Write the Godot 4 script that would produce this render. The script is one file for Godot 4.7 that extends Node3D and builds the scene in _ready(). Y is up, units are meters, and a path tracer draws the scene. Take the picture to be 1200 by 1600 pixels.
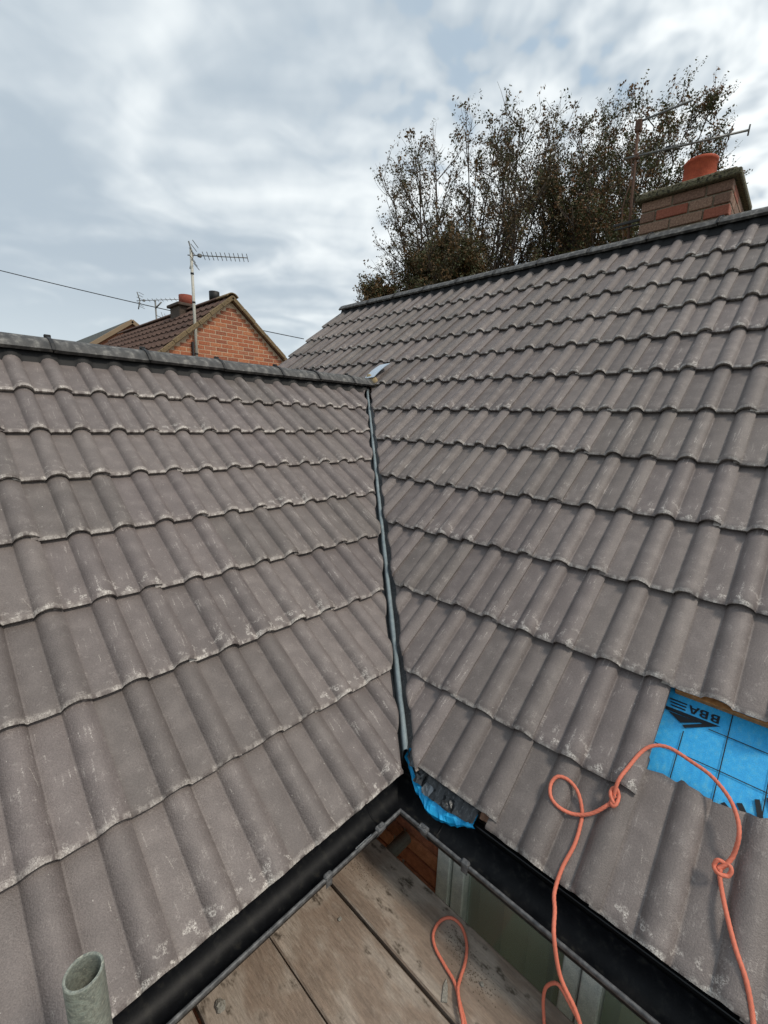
extends Node3D
# A tiled roof valley seen from a scaffold. x runs along the main eaves, z along the wing eaves, y is up, metres.

const PITCH_WING := 0.6071
const PITCH_MAIN := 0.6823
const ROWS_MAIN := [0.1005, 0.3868, 0.7284, 1.0721, 1.4092, 1.7587, 2.1081, 2.4668, 2.8257, 3.1778, 3.531, 3.8839]
const ROWS_WING := [0.1101, 0.4318, 0.7727, 1.094, 1.405, 1.7138, 2.0199, 2.331]
const WING_HALF := 2.275      # plan distance from wing eaves line to wing ridge
const MAIN_HALF := 3.41
const GROUND := -2.5
const TILE_W := 0.3
const TILE_L := 0.42
const ROLL_H := 0.0275
const TILE_T := 0.029
const TILT := 0.083
var rng := RandomNumberGenerator.new()
var tile_mats := []
var tile_meshes := []
var tile_u := []
var tile_h := []
var brick_mats := []

# ---------------------------------------------------------------- helpers
func new_st(smooth := false) -> SurfaceTool:
	var st := SurfaceTool.new()
	st.begin(Mesh.PRIMITIVE_TRIANGLES)
	st.set_smooth_group(0 if smooth else -1)
	return st

func tri(st: SurfaceTool, a: Vector3, b: Vector3, c: Vector3, hint: Vector3, ua := Vector2.ZERO, ub := Vector2.ZERO, uc := Vector2.ZERO) -> void:
	if (b - a).cross(c - a).dot(hint) > 0.0:
		var t := b; b = c; c = t
		var u := ub; ub = uc; uc = u
	st.set_uv(ua); st.add_vertex(a)
	st.set_uv(ub); st.add_vertex(b)
	st.set_uv(uc); st.add_vertex(c)

func quad(st: SurfaceTool, a: Vector3, b: Vector3, c: Vector3, d: Vector3, hint: Vector3, ua := Vector2.ZERO, ub := Vector2.ZERO, uc := Vector2.ZERO, ud := Vector2.ZERO) -> void:
	tri(st, a, b, c, hint, ua, ub, uc)
	tri(st, a, c, d, hint, ua, uc, ud)

# box with chamfered edges, centred on c
func cbox(st: SurfaceTool, c: Vector3, size: Vector3, ch := 0.003, b := Basis.IDENTITY, uvs := 1.0) -> void:
	var h := size * 0.5
	ch = min(ch, min(h.x, min(h.y, h.z)) * 0.9)
	var corner := func(sx, sy, sz, ax):
		var v := Vector3(sx * (h.x - ch), sy * (h.y - ch), sz * (h.z - ch))
		if ax == 0: v.x = sx * h.x
		elif ax == 1: v.y = sy * h.y
		else: v.z = sz * h.z
		return v
	var put := func(pts: Array):
		var m := Vector3.ZERO
		for q in pts: m += q
		var w := []
		var u := []
		var ax := 0
		if absf(m.y) / h.y > absf(m.x) / h.x: ax = 1
		if absf(m.z) / h.z > max(absf(m.x) / h.x, absf(m.y) / h.y): ax = 2
		for q in pts:
			w.append(c + b * q)
			u.append((Vector2(q.z, q.y) if ax == 0 else (Vector2(q.x, q.z) if ax == 1 else Vector2(q.x, q.y))) * uvs)
		if pts.size() == 4: quad(st, w[0], w[1], w[2], w[3], b * m, u[0], u[1], u[2], u[3])
		else: tri(st, w[0], w[1], w[2], b * m, u[0], u[1], u[2])
	for s in [-1, 1]:
		put.call([corner.call(s, -1, -1, 0), corner.call(s, 1, -1, 0), corner.call(s, 1, 1, 0), corner.call(s, -1, 1, 0)])
		put.call([corner.call(-1, s, -1, 1), corner.call(1, s, -1, 1), corner.call(1, s, 1, 1), corner.call(-1, s, 1, 1)])
		put.call([corner.call(-1, -1, s, 2), corner.call(1, -1, s, 2), corner.call(1, 1, s, 2), corner.call(-1, 1, s, 2)])
		for t in [-1, 1]:
			put.call([corner.call(s, t, -1, 0), corner.call(s, t, 1, 0), corner.call(s, t, 1, 1), corner.call(s, t, -1, 1)])
			put.call([corner.call(s, -1, t, 0), corner.call(s, 1, t, 0), corner.call(s, 1, t, 2), corner.call(s, -1, t, 2)])
			put.call([corner.call(-1, s, t, 1), corner.call(1, s, t, 1), corner.call(1, s, t, 2), corner.call(-1, s, t, 2)])
			for r in [-1, 1]:
				put.call([corner.call(s, t, r, 0), corner.call(s, t, r, 1), corner.call(s, t, r, 2)])

func box_mesh(size: Vector3, ch := 0.003) -> ArrayMesh:
	var st := new_st()
	cbox(st, Vector3.ZERO, size, ch)
	st.generate_normals()
	return st.commit()

# tube along points; radius a number or one per point
func tube(st: SurfaceTool, pts: Array, radius, sides := 8, caps := true, twist := 0.0) -> void:
	var rings := []
	var side := Vector3.ZERO
	var vlen := 0.0
	for i in pts.size():
		var d: Vector3
		if i == 0: d = pts[1] - pts[0]
		elif i == pts.size() - 1: d = pts[i] - pts[i - 1]
		else: d = pts[i + 1] - pts[i - 1]
		d = d.normalized()
		if side == Vector3.ZERO:
			side = d.cross(Vector3.UP if absf(d.y) < 0.9 else Vector3.RIGHT).normalized()
		side = (side - d * side.dot(d)).normalized()
		var up := d.cross(side)
		var r: float = radius[i] if radius is Array else radius
		if i > 0: vlen += (pts[i] - pts[i - 1]).length()
		var ring := []
		for k in sides:
			var a := TAU * k / sides
			ring.append(pts[i] + (side * cos(a) + up * sin(a)) * r * (1.0 + (0.06 * cos(3.0 * a - vlen * twist) if twist > 0.0 else 0.0)))
		ring.append(vlen)
		rings.append(ring)
	for i in pts.size() - 1:
		for k in sides:
			var k2 := (k + 1) % sides
			var a: Vector3 = rings[i][k]
			var hint: Vector3 = a + rings[i][k2] - 2.0 * pts[i]
			var u0 := float(k) / sides
			var u1 := float(k + 1) / sides
			quad(st, a, rings[i][k2], rings[i + 1][k2], rings[i + 1][k], hint, Vector2(u0, rings[i][sides]), Vector2(u1, rings[i][sides]), Vector2(u1, rings[i + 1][sides]), Vector2(u0, rings[i + 1][sides]))
	if caps:
		for e in [0, pts.size() - 1]:
			var dir: Vector3 = (pts[0] - pts[1]) if e == 0 else (pts[e] - pts[e - 1])
			for k in sides: tri(st, pts[e], rings[e][k], rings[e][(k + 1) % sides], dir)

# closed polygon prism in a local plane: pts are Vector2(x, s), mapped by f(x, s, n)
func slab(st: SurfaceTool, poly: PackedVector2Array, n0: float, n1: float) -> void:
	var idx := Geometry2D.triangulate_polygon(poly)
	for i in range(0, idx.size(), 3):
		for n in [n0, n1]:
			var q := []
			for k in 3: q.append(Vector3(poly[idx[i + k]].x, n, -poly[idx[i + k]].y))
			tri(st, q[0], q[1], q[2], Vector3(0, 1 if n > min(n0, n1) else -1, 0), poly[idx[i]], poly[idx[i + 1]], poly[idx[i + 2]])
	var cen := Vector2.ZERO
	for p in poly: cen += p / poly.size()
	for i in poly.size():
		var a := poly[i]
		var b := poly[(i + 1) % poly.size()]
		var m := (a + b) * 0.5 - cen
		quad(st, Vector3(a.x, n0, -a.y), Vector3(b.x, n0, -b.y), Vector3(b.x, n1, -b.y), Vector3(a.x, n1, -a.y), Vector3(m.x, 0, -m.y), a, b, b, a)

func add_mesh(called: String, mesh: Mesh, mat: Material, parent: Node, where := Vector3.ZERO) -> MeshInstance3D:
	var o := MeshInstance3D.new()
	o.name = called
	o.mesh = mesh
	if mat: o.material_override = mat
	parent.add_child(o, true)
	o.position = where
	return o

func done(called: String, st: SurfaceTool, mat: Material, parent: Node = self) -> MeshInstance3D:
	st.generate_normals()
	return add_mesh(called, st.commit(), mat, parent)

var used := {}
func numbered(called: String) -> String:
	var n: int = used.get(called, 0)
	used[called] = n + 1
	return called if n == 0 else "%s_%03d" % [called, n]

func thing(called: String, label: String, category: String, at := Vector3.ZERO, group := "") -> Node3D:
	var o := Node3D.new()
	o.name = numbered(called)
	add_child(o)
	o.position = at
	tag(o, label, category, group)
	return o

func tag(o: Node, label: String, category: String, group := "") -> void:
	o.set_meta("label", label)
	o.set_meta("category", category)
	if group != "": o.set_meta("group", group)

func mat(col: Color, rough := 0.8, metal := 0.0) -> StandardMaterial3D:
	var m := StandardMaterial3D.new()
	m.albedo_color = col
	m.roughness = rough
	m.metallic = metal
	return m

func noise(freq: float, sd: int, oct := 4, type := FastNoiseLite.TYPE_SIMPLEX_SMOOTH) -> FastNoiseLite:
	var n := FastNoiseLite.new()
	n.seed = sd
	n.frequency = freq
	n.noise_type = type
	n.fractal_octaves = oct
	return n

# mottled texture between several colours, used through world triplanar mapping
var grain_normal: ImageTexture
var mottled_cache := {}
func mottled(cols: Array, freq: float, sd: int, scale: float, rough := 0.85, bump := 0.6, size := 256) -> StandardMaterial3D:
	var key := "%s %d %s %s %s" % [cols, sd, scale, rough, bump]
	if mottled_cache.has(key): return mottled_cache[key]
	var img := noise(freq, sd, 5).get_seamless_image(size, size)
	var fine := noise(0.25, sd + 1, 2).get_seamless_image(size, size)
	var out := Image.create(size, size, false, Image.FORMAT_RGB8)
	for y in size:
		for x in size:
			var v := clampf((img.get_pixel(x, y).r - 0.5) * 1.5 + 0.5, 0.0, 0.999) * (cols.size() - 1)
			var i := int(v)
			var c: Color = cols[i].lerp(cols[i + 1], v - i)
			var g := 0.88 + 0.24 * fine.get_pixel(x, y).r
			out.set_pixel(x, y, Color(c.r * g, c.g * g, c.b * g))
	var m := StandardMaterial3D.new()
	m.albedo_texture = ImageTexture.create_from_image(out)
	m.uv1_triplanar = true
	m.uv1_world_triplanar = true
	m.uv1_scale = Vector3.ONE * scale
	m.roughness = rough
	if bump > 0.0:
		if grain_normal == null:
			var gi := noise(0.2, 77, 3).get_seamless_image(256, 256)
			gi.convert(Image.FORMAT_RGB8)
			gi.bump_map_to_normal_map(2.0)
			grain_normal = ImageTexture.create_from_image(gi)
		m.normal_enabled = true
		m.normal_texture = grain_normal
		m.normal_scale = bump
	mottled_cache[key] = m
	return m

func smooth(a: float, b: float, x: float) -> float:
	var t := clampf((x - a) / (b - a), 0.0, 1.0)
	return t * t * (3.0 - 2.0 * t)

# ---------------------------------------------------------------- roof tiles
func make_tile_materials() -> void:
	const W := 256
	const H := 352
	var fine := noise(0.42, 11, 2).get_image(W, H).get_data()
	var grain := noise(0.16, 12, 3).get_image(W * 2, H).get_data()
	var gn := noise(0.3, 13, 3).get_image(W, H)
	gn.convert(Image.FORMAT_RGB8)
	gn.bump_map_to_normal_map(2.0)
	var norm := ImageTexture.create_from_image(gn)
	for v in 18:
		var coarse := noise(0.012, 100 + v, 4).get_image(W, H).get_data()
		var blotch := noise(0.03, 200 + v, 5).get_image(W, H).get_data()
		var streak := noise(0.035, 300 + v, 4).get_image(W, H).get_data()
		rng.seed = 900 + v
		var tone := 1.0 + rng.randf_range(-0.065, 0.065)
		var base := Vector3(112, 104, 100).lerp(Vector3(110, 101, 99), rng.randf()) * tone
		var bloom := rng.randf_range(0.35, 1.0)
		var scuff := rng.randf_range(0.0, 1.0)
		var heavy := 1.3 if v >= 14 else rng.randf_range(0.1, 0.6)
		var data := PackedByteArray()
		data.resize(W * H * 3)
		var k := 0
		var shift := rng.randi_range(0, W - 1)
		for y in H:
			var w := (1.0 - float(y) / H) * TILE_L
			var nose := clampf(1.0 - w / 0.017, 0.0, 1.0)
			var low := clampf(1.0 - w / 0.13, 0.0, 1.0)
			var ys := (y / 5) * W
			for x in W:
				var u := float(x) / W * TILE_W
				var i := y * W + x
				var crest := maxf(1.0 - absf(u - 0.11) / 0.03, 1.0 - absf(u - 0.259) / 0.03)
				if crest < 0.0: crest = 0.0
				var f := fine[i] / 255.0
				var g := grain[(y * W * 2) + x + shift] / 255.0
				var c := coarse[i] / 255.0
				var b := blotch[i] / 255.0
				var sk := streak[ys + ((x * 3 + y / 9) % W)] / 255.0
				var t := 0.76 + 0.28 * f + 0.14 * g + 0.10 * (c - 0.5)
				# pale lime bloom and scuffs: a broken line along the nose, grainy patches near it, thin streaks down the rolls
				var speckle := smooth(0.38, 0.62, f * 0.6 + g * 0.4)
				var m := nose * smooth(0.30, 0.54, b + 0.14 * crest) * (0.55 + 0.45 * speckle) * (0.3 + 0.7 * bloom)
				m += smooth(0.60, 0.76, b) * low * low * speckle * heavy
				m += smooth(0.74, 0.86, b + 0.05 * crest) * speckle * 0.22 * bloom
				m += smooth(0.72, 0.82, sk + 0.10 * crest) * speckle * smooth(0.42, 0.62, c) * 0.6 * scuff
				m += smooth(0.45, 0.8, c) * 0.05 * bloom
				m = minf(m, 0.92)
				var im := 1.0 - m
				data[k] = clampi(int(base.x * t * im + 212.0 * m), 0, 255)
				data[k + 1] = clampi(int(base.y * t * im + 206.0 * m), 0, 255)
				data[k + 2] = clampi(int(base.z * t * im + 198.0 * m), 0, 255)
				k += 3
		var img := Image.create_from_data(W, H, false, Image.FORMAT_RGB8, data)
		# specks of mortar and short scratches
		for n in rng.randi_range(6, 16):
			var px := rng.randi_range(2, W - 4)
			var py := rng.randi_range(2, H - 4)
			var l := rng.randf_range(0.45, 0.8)
			img.fill_rect(Rect2i(px, py, rng.randi_range(1, 2), rng.randi_range(1, 3)), Color(l, l * 0.97, l * 0.93))
		for n in rng.randi_range(0, 3):
			var p := Vector2(rng.randf_range(20, W - 20), rng.randf_range(60, H - 20))
			var dir := Vector2(rng.randf_range(-0.5, 0.5), 1.0).normalized()
			for q in rng.randi_range(10, 45):
				if rng.randf() < 0.7:
					var xx := clampi(int(p.x), 0, W - 2)
					var yy := clampi(int(p.y), 0, H - 2)
					img.set_pixel(xx, yy, img.get_pixel(xx, yy).lerp(Color(0.78, 0.75, 0.71), 0.7))
				p += dir + Vector2(rng.randf_range(-0.4, 0.4), 0)
		var m := StandardMaterial3D.new()
		m.albedo_texture = ImageTexture.create_from_image(img)
		m.roughness = 0.6
		m.normal_enabled = true
		m.normal_texture = norm
		m.normal_scale = 0.45
		tile_mats.append(m)

func make_tile_profile() -> void:
	tile_u = [-0.03, -0.012, -0.010, 0.0, 0.035]
	tile_h = [0.005, 0.005, 0.0, 0.0, 0.0]
	for c in [0.11, 0.259]:
		var hw := 0.037
		var rad := (hw * hw + ROLL_H * ROLL_H) / (2.0 * ROLL_H)
		for d in [-1.16, -1.05, -0.98, -0.85, -0.62, -0.33, 0.0, 0.33, 0.62, 0.85, 0.98, 1.05, 1.16]:
			if c > 0.2 and d > 0.8: continue
			var h := 0.0
			if absf(d) < 1.0: h = sqrt(rad * rad - d * d * hw * hw) - (rad - ROLL_H)
			elif absf(d) < 1.1: h = -0.0028
			tile_u.append(c + d * hw)
			tile_h.append(h)
		if c < 0.2:
			tile_u.append(0.185); tile_h.append(0.0)
	tile_u.append(0.2945); tile_h.append(0.0105)

# limits: lowest w kept at each profile column (for tiles cut along the valley)
func make_tile(sd: int, limits: Array = []) -> ArrayMesh:
	rng.seed = sd
	var st := new_st(true)
	var cols := tile_u.size()
	var steps := [[0.014, -TILE_T], [0.004, -TILE_T * 0.55], [0.0, -0.0075], [0.0075, -0.0006], [0.03, 0.0], [0.15, 0.0], [0.29, 0.0], [TILE_L, 0.0]]
	var grid := []
	var wob := noise(14.0, sd, 3)
	for j in steps.size():
		var line := []
		for i in cols:
			var w: float = steps[j][0]
			var dn: float = steps[j][1]
			if j < 3:
				w += wob.get_noise_2d(tile_u[i], 3.0 * j) * 0.003 + rng.randf_range(-0.0006, 0.0006)
				dn += wob.get_noise_2d(tile_u[i] * 2.0, 7.0 + j) * 0.002
			if j == steps.size() - 1: w += wob.get_noise_2d(tile_u[i] * 1.5, 20.0) * 0.02
			if not limits.is_empty() and limits[i] > 0.0:
				var l: float = minf(limits[i] + wob.get_noise_2d(tile_u[i] * 3.0, 31.0) * 0.003, TILE_L)
				w = l + w * (TILE_L - l) / TILE_L
			line.append(Vector3(tile_u[i], tile_h[i] - ROLL_H - TILT * w + dn, -w))
		grid.append(line)
	var under := []
	for i in cols:
		var e: Vector3 = grid[steps.size() - 1][i]
		under.append(e + Vector3(0, -TILE_T * 0.6, 0))
	var gone := func(i): return not limits.is_empty() and limits[i] >= TILE_L - 0.012
	for i in cols - 1:
		if gone.call(i) and gone.call(i + 1): continue
		for j in steps.size() - 1:
			var on_roll: bool = maxf(tile_h[i], tile_h[i + 1]) > 0.003 and i > 3
			st.set_smooth_group(1 if j < 2 else (3 if on_roll else 0))
			var a: Vector3 = grid[j][i]
			var b: Vector3 = grid[j][i + 1]
			var c: Vector3 = grid[j + 1][i + 1]
			var d: Vector3 = grid[j + 1][i]
			var hint := Vector3(0, 0.3, 1) if j < 2 else Vector3(0, 1, 0.1)
			quad(st, a, b, c, d, hint, uvt(a), uvt(b), uvt(c), uvt(d))
		st.set_smooth_group(2)
		quad(st, grid[0][i], grid[0][i + 1], under[i + 1], under[i], Vector3(0, -1, 0), uvt(grid[0][i]), uvt(grid[0][i + 1]), uvt(under[i + 1]), uvt(under[i]))
		quad(st, grid[7][i], grid[7][i + 1], under[i + 1], under[i], Vector3(0, 0, -1), uvt(under[i]), uvt(under[i + 1]), uvt(under[i + 1]), uvt(under[i]))
	# right edge lip of the roll
	st.set_smooth_group(-1)
	if not gone.call(cols - 1):
		for j in range(2, steps.size() - 1):
			var a: Vector3 = grid[j][cols - 1]
			var b: Vector3 = grid[j + 1][cols - 1]
			var dn := Vector3(-0.0005, -0.0095, 0)
			quad(st, a, b, b + dn, a + dn, Vector3(1, 0, 0), uvt(a), uvt(b), uvt(b), uvt(a))
	st.generate_normals()
	return st.commit()

func uvt(p: Vector3) -> Vector2:
	return Vector2(clampf(p.x / TILE_W, 0.004, 0.996), clampf(1.0 + p.z / TILE_L, 0.004, 0.996))

# height of the main roof's tile surface (roof frame) at x along, s up the slope
func main_surface(x: float, s: float) -> float:
	var row := -1
	for r in ROWS_MAIN.size():
		if s >= ROWS_MAIN[r]: row = r
	if row < 0: return -0.06
	var u := fposmod(x - 0.527, TILE_W)
	var h := 0.0
	for i in tile_u.size() - 1:
		if u >= tile_u[i] and u <= tile_u[i + 1]:
			h = lerpf(tile_h[i], tile_h[i + 1], (u - tile_u[i]) / (tile_u[i + 1] - tile_u[i]))
	return h - ROLL_H - TILT * (s - ROWS_MAIN[row])

# ---------------------------------------------------------------- ridge tiles
func make_ridge_mesh(length: float, sd: int) -> ArrayMesh:
	rng.seed = sd
	var st := new_st(true)
	var wob := noise(9.0, sd, 2)
	var prof := []
	for i in 13:
		var a := lerpf(-1.02, 1.02, i / 12.0)
		prof.append(Vector2(sin(a) * 0.142, (cos(a) - 1.0) * 0.142))
	var zs := [0.0, 0.004, 0.05, length * 0.5, length - 0.05, length - 0.004, length]
	var gridt := []
	var gridb := []
	for j in zs.size():
		var lt := []
		var lb := []
		for i in 13:
			var p: Vector2 = prof[i]
			var dn := Vector2(0, 0)
			if j == 0 or j == 6: dn = -p.normalized() * 0.0
			var e := wob.get_noise_2d(i * 0.3, zs[j]) * 0.0015
			var sh := 0.003 if (j == 0 or j == 6) else 0.0
			lt.append(Vector3(p.x * (1.0 - sh * 6.0) + dn.x, p.y - sh + e, -zs[j]))
			lb.append(Vector3(p.x * 0.88, p.y * 0.97 - 0.016, -zs[j]))
		gridt.append(lt); gridb.append(lb)
	for j in zs.size() - 1:
		for i in 12:
			st.set_smooth_group(0)
			quad(st, gridt[j][i], gridt[j][i + 1], gridt[j + 1][i + 1], gridt[j + 1][i], Vector3(prof[i].x, 0.1, 0), Vector2(i / 12.0, zs[j] / 0.46), Vector2((i + 1) / 12.0, zs[j] / 0.46), Vector2((i + 1) / 12.0, zs[j + 1] / 0.46), Vector2(i / 12.0, zs[j + 1] / 0.46))
			st.set_smooth_group(1)
			quad(st, gridb[j][i], gridb[j][i + 1], gridb[j + 1][i + 1], gridb[j + 1][i], Vector3(-prof[i].x, -0.1, 0))
		st.set_smooth_group(-1)
		for i in [0, 12]:
			quad(st, gridt[j][i], gridt[j + 1][i], gridb[j + 1][i], gridb[j][i], Vector3(signf(prof[i].x) * 0.6, -1, 0))
	for j in [0, 6]:
		for i in 12:
			quad(st, gridt[j][i], gridt[j][i + 1], gridb[j][i + 1], gridb[j][i], Vector3(0, 0, 1 if j == 0 else -1))
	st.generate_normals()
	return st.commit()

# ---------------------------------------------------------------- trees
var sprigs := []
func make_sprigs() -> void:
	for v in 3:
		rng.seed = 50 + v
		var st := new_st(false)
		for i in 7:
			var p := Vector3(rng.randf_range(-0.06, 0.06), i * 0.045, rng.randf_range(-0.06, 0.06))
			var d := Vector3(rng.randf_range(-1, 1), rng.randf_range(-0.9, 0.6), rng.randf_range(-1, 1)).normalized()
			var s := d.cross(Vector3(rng.randf_range(-1, 1), 1, rng.randf_range(-1, 1))).normalized()
			var l := rng.randf_range(0.06, 0.1)
			var nn := d.cross(s)
			var tip := p + d * l
			var a := p + d * l * 0.5 + s * l * 0.3 + nn * l * 0.08
			var b := p + d * l * 0.5 - s * l * 0.3 + nn * l * 0.08
			tri(st, p, a, tip, nn)
			tri(st, p, tip, b, nn)
		tri(st, Vector3(0.004, 0, 0), Vector3(-0.004, 0, 0), Vector3(0, 0.33, 0), Vector3(0, 0, 1))
		st.generate_normals()
		sprigs.append(st.commit())

func limb_path(p: Vector3, d: Vector3, l: float, up: float, n: int, wobble: float) -> Array:
	var out := [p]
	var dir := d
	for i in n:
		dir = (dir + Vector3(rng.randf_range(-1, 1), rng.randf_range(-0.6, 0.6), rng.randf_range(-1, 1)) * wobble + Vector3.UP * up).normalized()
		p += dir * l / n
		out.append(p)
	return out

func taper(r0: float, r1: float, n: int) -> Array:
	var out := []
	for i in n: out.append(lerpf(r0, r1, float(i) / (n - 1)))
	return out

func make_tree(called: String, label: String, base: Vector3, split: float, limbs: int, limb_len: float, flare: float, lift: float, twigs: int, leaf_n: int, bark: Material, leaf: Array, sd: int, env_c: Vector3, env_r: Vector3, droop := 0.0, bare := 0.0) -> Node3D:
	var t := thing(called, label, "tree", base, "trees behind the main roof")
	rng.seed = sd
	var st := new_st(true)
	var top := Vector3(0, split, 0)
	var keep := func(path: Array) -> Array:
		# stop growing past the crown's outline
		var lim := rng.randf_range(0.86, 1.08)
		var out := [path[0]]
		for i in range(1, path.size()):
			var e: Vector3 = (path[i] - env_c) / env_r
			if e.length() > lim and path[i].y > env_c.y - env_r.y * 0.6 and out.size() >= 2: break
			out.append(path[i])
		return out
	tube(st, [Vector3(0, -0.2, 0), Vector3(0.05, split * 0.4, 0.03), top], [0.32, 0.24, 0.2], 9)
	var spots := []
	for i in limbs:
		var a := TAU * (i + rng.randf_range(-0.3, 0.3)) / limbs
		var out := flare * rng.randf_range(0.35, 1.1)
		if i % 4 == 0: out *= 0.25
		var d := Vector3(cos(a) * out, 1.0, sin(a) * out).normalized()
		var l := limb_len * rng.randf_range(0.78, 1.08)
		var p0 := Vector3(0, split * rng.randf_range(0.55, 1.0), 0)
		var path: Array = keep.call(limb_path(p0, d, l, lift, 10, 0.13))
		var ns := path.size() - 1
		tube(st, path, taper(0.075, 0.010, ns + 1), 5)
		var nb := int(1.6 * ns)
		for j in nb:
			var f := 0.18 + 0.82 * (j + rng.randf()) / nb
			f = minf(f, 0.999)
			var seg := mini(int(f * ns), ns - 1)
			var q: Vector3 = path[seg].lerp(path[seg + 1], f * ns - seg)
			var dd: Vector3 = (path[seg + 1] - path[seg]).normalized()
			var side := Vector3(rng.randf_range(-1, 1), rng.randf_range(-0.2, 0.4), rng.randf_range(-1, 1)).normalized()
			var bd := (dd * 0.8 + side).normalized()
			var bl := l * 0.27 * (1.25 - f * 0.8) * rng.randf_range(0.7, 1.2)
			var bp: Array = keep.call(limb_path(q, bd, bl, 0.08 - droop, 5, 0.2))
			var bs := bp.size() - 1
			tube(st, bp, taper(0.020, 0.005, bs + 1), 4, false)
			for k in twigs:
				var g := minf(0.15 + 0.85 * (k + rng.randf()) / twigs, 0.999)
				var s2 := mini(int(g * bs), bs - 1)
				var tq: Vector3 = bp[s2].lerp(bp[s2 + 1], g * bs - s2)
				var td: Vector3 = ((bp[s2 + 1] - bp[s2]).normalized() * 0.8 + Vector3(rng.randf_range(-1, 1), rng.randf_range(-0.4, 0.9), rng.randf_range(-1, 1))).normalized()
				var tp := limb_path(tq, td, rng.randf_range(0.35, 0.85), 0.10 - droop * 1.8, 3, 0.25)
				tube(st, tp, taper(0.008, 0.003, 4), 3, false)
				var cnt := leaf_n
				if bare > 0.0 and f > 0.35 and rng.randf() < bare: cnt = int(leaf_n * 0.3)
				for m in cnt:
					var h := rng.randf()
					var s3 := mini(int(h * 3.0), 2)
					var c: Vector3 = tp[s3].lerp(tp[s3 + 1], h * 3.0 - s3)
					spots.append(c + Vector3(rng.randf_range(-0.09, 0.09), rng.randf_range(-0.09, 0.09), rng.randf_range(-0.09, 0.09)))
	done("trunk", st, bark, t)
	var crown := Node3D.new()
	crown.name = "crown"
	t.add_child(crown)
	for v in 3:
		var mm := MultiMesh.new()
		mm.transform_format = MultiMesh.TRANSFORM_3D
		mm.mesh = sprigs[v]
		var mine := []
		for i in spots.size():
			if i % 3 == v: mine.append(spots[i])
		mm.instance_count = mine.size()
		for i in mine.size():
			var b := Basis.from_euler(Vector3(rng.randf_range(-1.3, 1.3), rng.randf() * TAU, rng.randf_range(-1.3, 1.3))).scaled(Vector3.ONE * rng.randf_range(0.5, 1.25))
			mm.set_instance_transform(i, Transform3D(b, mine[i]))
		var o := MultiMeshInstance3D.new()
		o.name = "foliage"
		o.multimesh = mm
		o.material_override = leaf[v]
		o.set_meta("kind", "stuff")
		crown.add_child(o, true)
	return t

# ---------------------------------------------------------------- scene
func _ready() -> void:
	setup_view()
	make_tile_profile()
	make_tile_materials()
	for v in 6: tile_meshes.append(make_tile(500 + v))
	brick_mats = [
		mottled([Color(0.60, 0.35, 0.24), Color(0.72, 0.44, 0.31)], 0.04, 31, 3.0),
		mottled([Color(0.65, 0.40, 0.27), Color(0.76, 0.50, 0.36)], 0.04, 32, 3.0),
		mottled([Color(0.52, 0.31, 0.23), Color(0.66, 0.41, 0.30)], 0.04, 33, 3.0),
		mottled([Color(0.61, 0.37, 0.27), Color(0.69, 0.46, 0.35)], 0.04, 34, 3.0)]
	build_ground()
	build_main_house()
	build_wing()
	build_scaffold()
	build_neighbours()
	build_trees()
	build_aerials()
	build_ropes()
	build_small()

func setup_view() -> void:
	var cam := Camera3D.new()
	cam.name = "camera"
	add_child(cam)
	cam.position = Vector3(0.7009, 1.2179, 0.9265)
	cam.rotation = Vector3(-0.2074, 0.7565, 0.0305)
	cam.fov = 99.067
	cam.near = 0.02
	cam.far = 600.0
	cam.current = true
	var env := Environment.new()
	env.background_mode = Environment.BG_SKY
	var sky := Sky.new()
	var pm := PanoramaSkyMaterial.new()
	pm.panorama = make_sky()
	sky.sky_material = pm
	env.sky = sky
	env.tonemap_mode = Environment.TONE_MAPPER_LINEAR
	env.tonemap_exposure = 1.3
	env.sdfgi_enabled = true
	env.ssao_enabled = true
	env.ssil_enabled = true
	var we := WorldEnvironment.new()
	we.name = "environment"
	we.environment = env
	add_child(we)
	var sun := DirectionalLight3D.new()
	sun.name = "sun"
	add_child(sun)
	sun.look_at_from_position(Vector3(0.58, 0.81, -0.12) * 10.0, Vector3.ZERO)
	sun.light_energy = 0.5
	sun.light_angular_distance = 10.0
	sun.light_color = Color(1.0, 0.96, 0.9)
	sun.shadow_enabled = true

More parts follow.
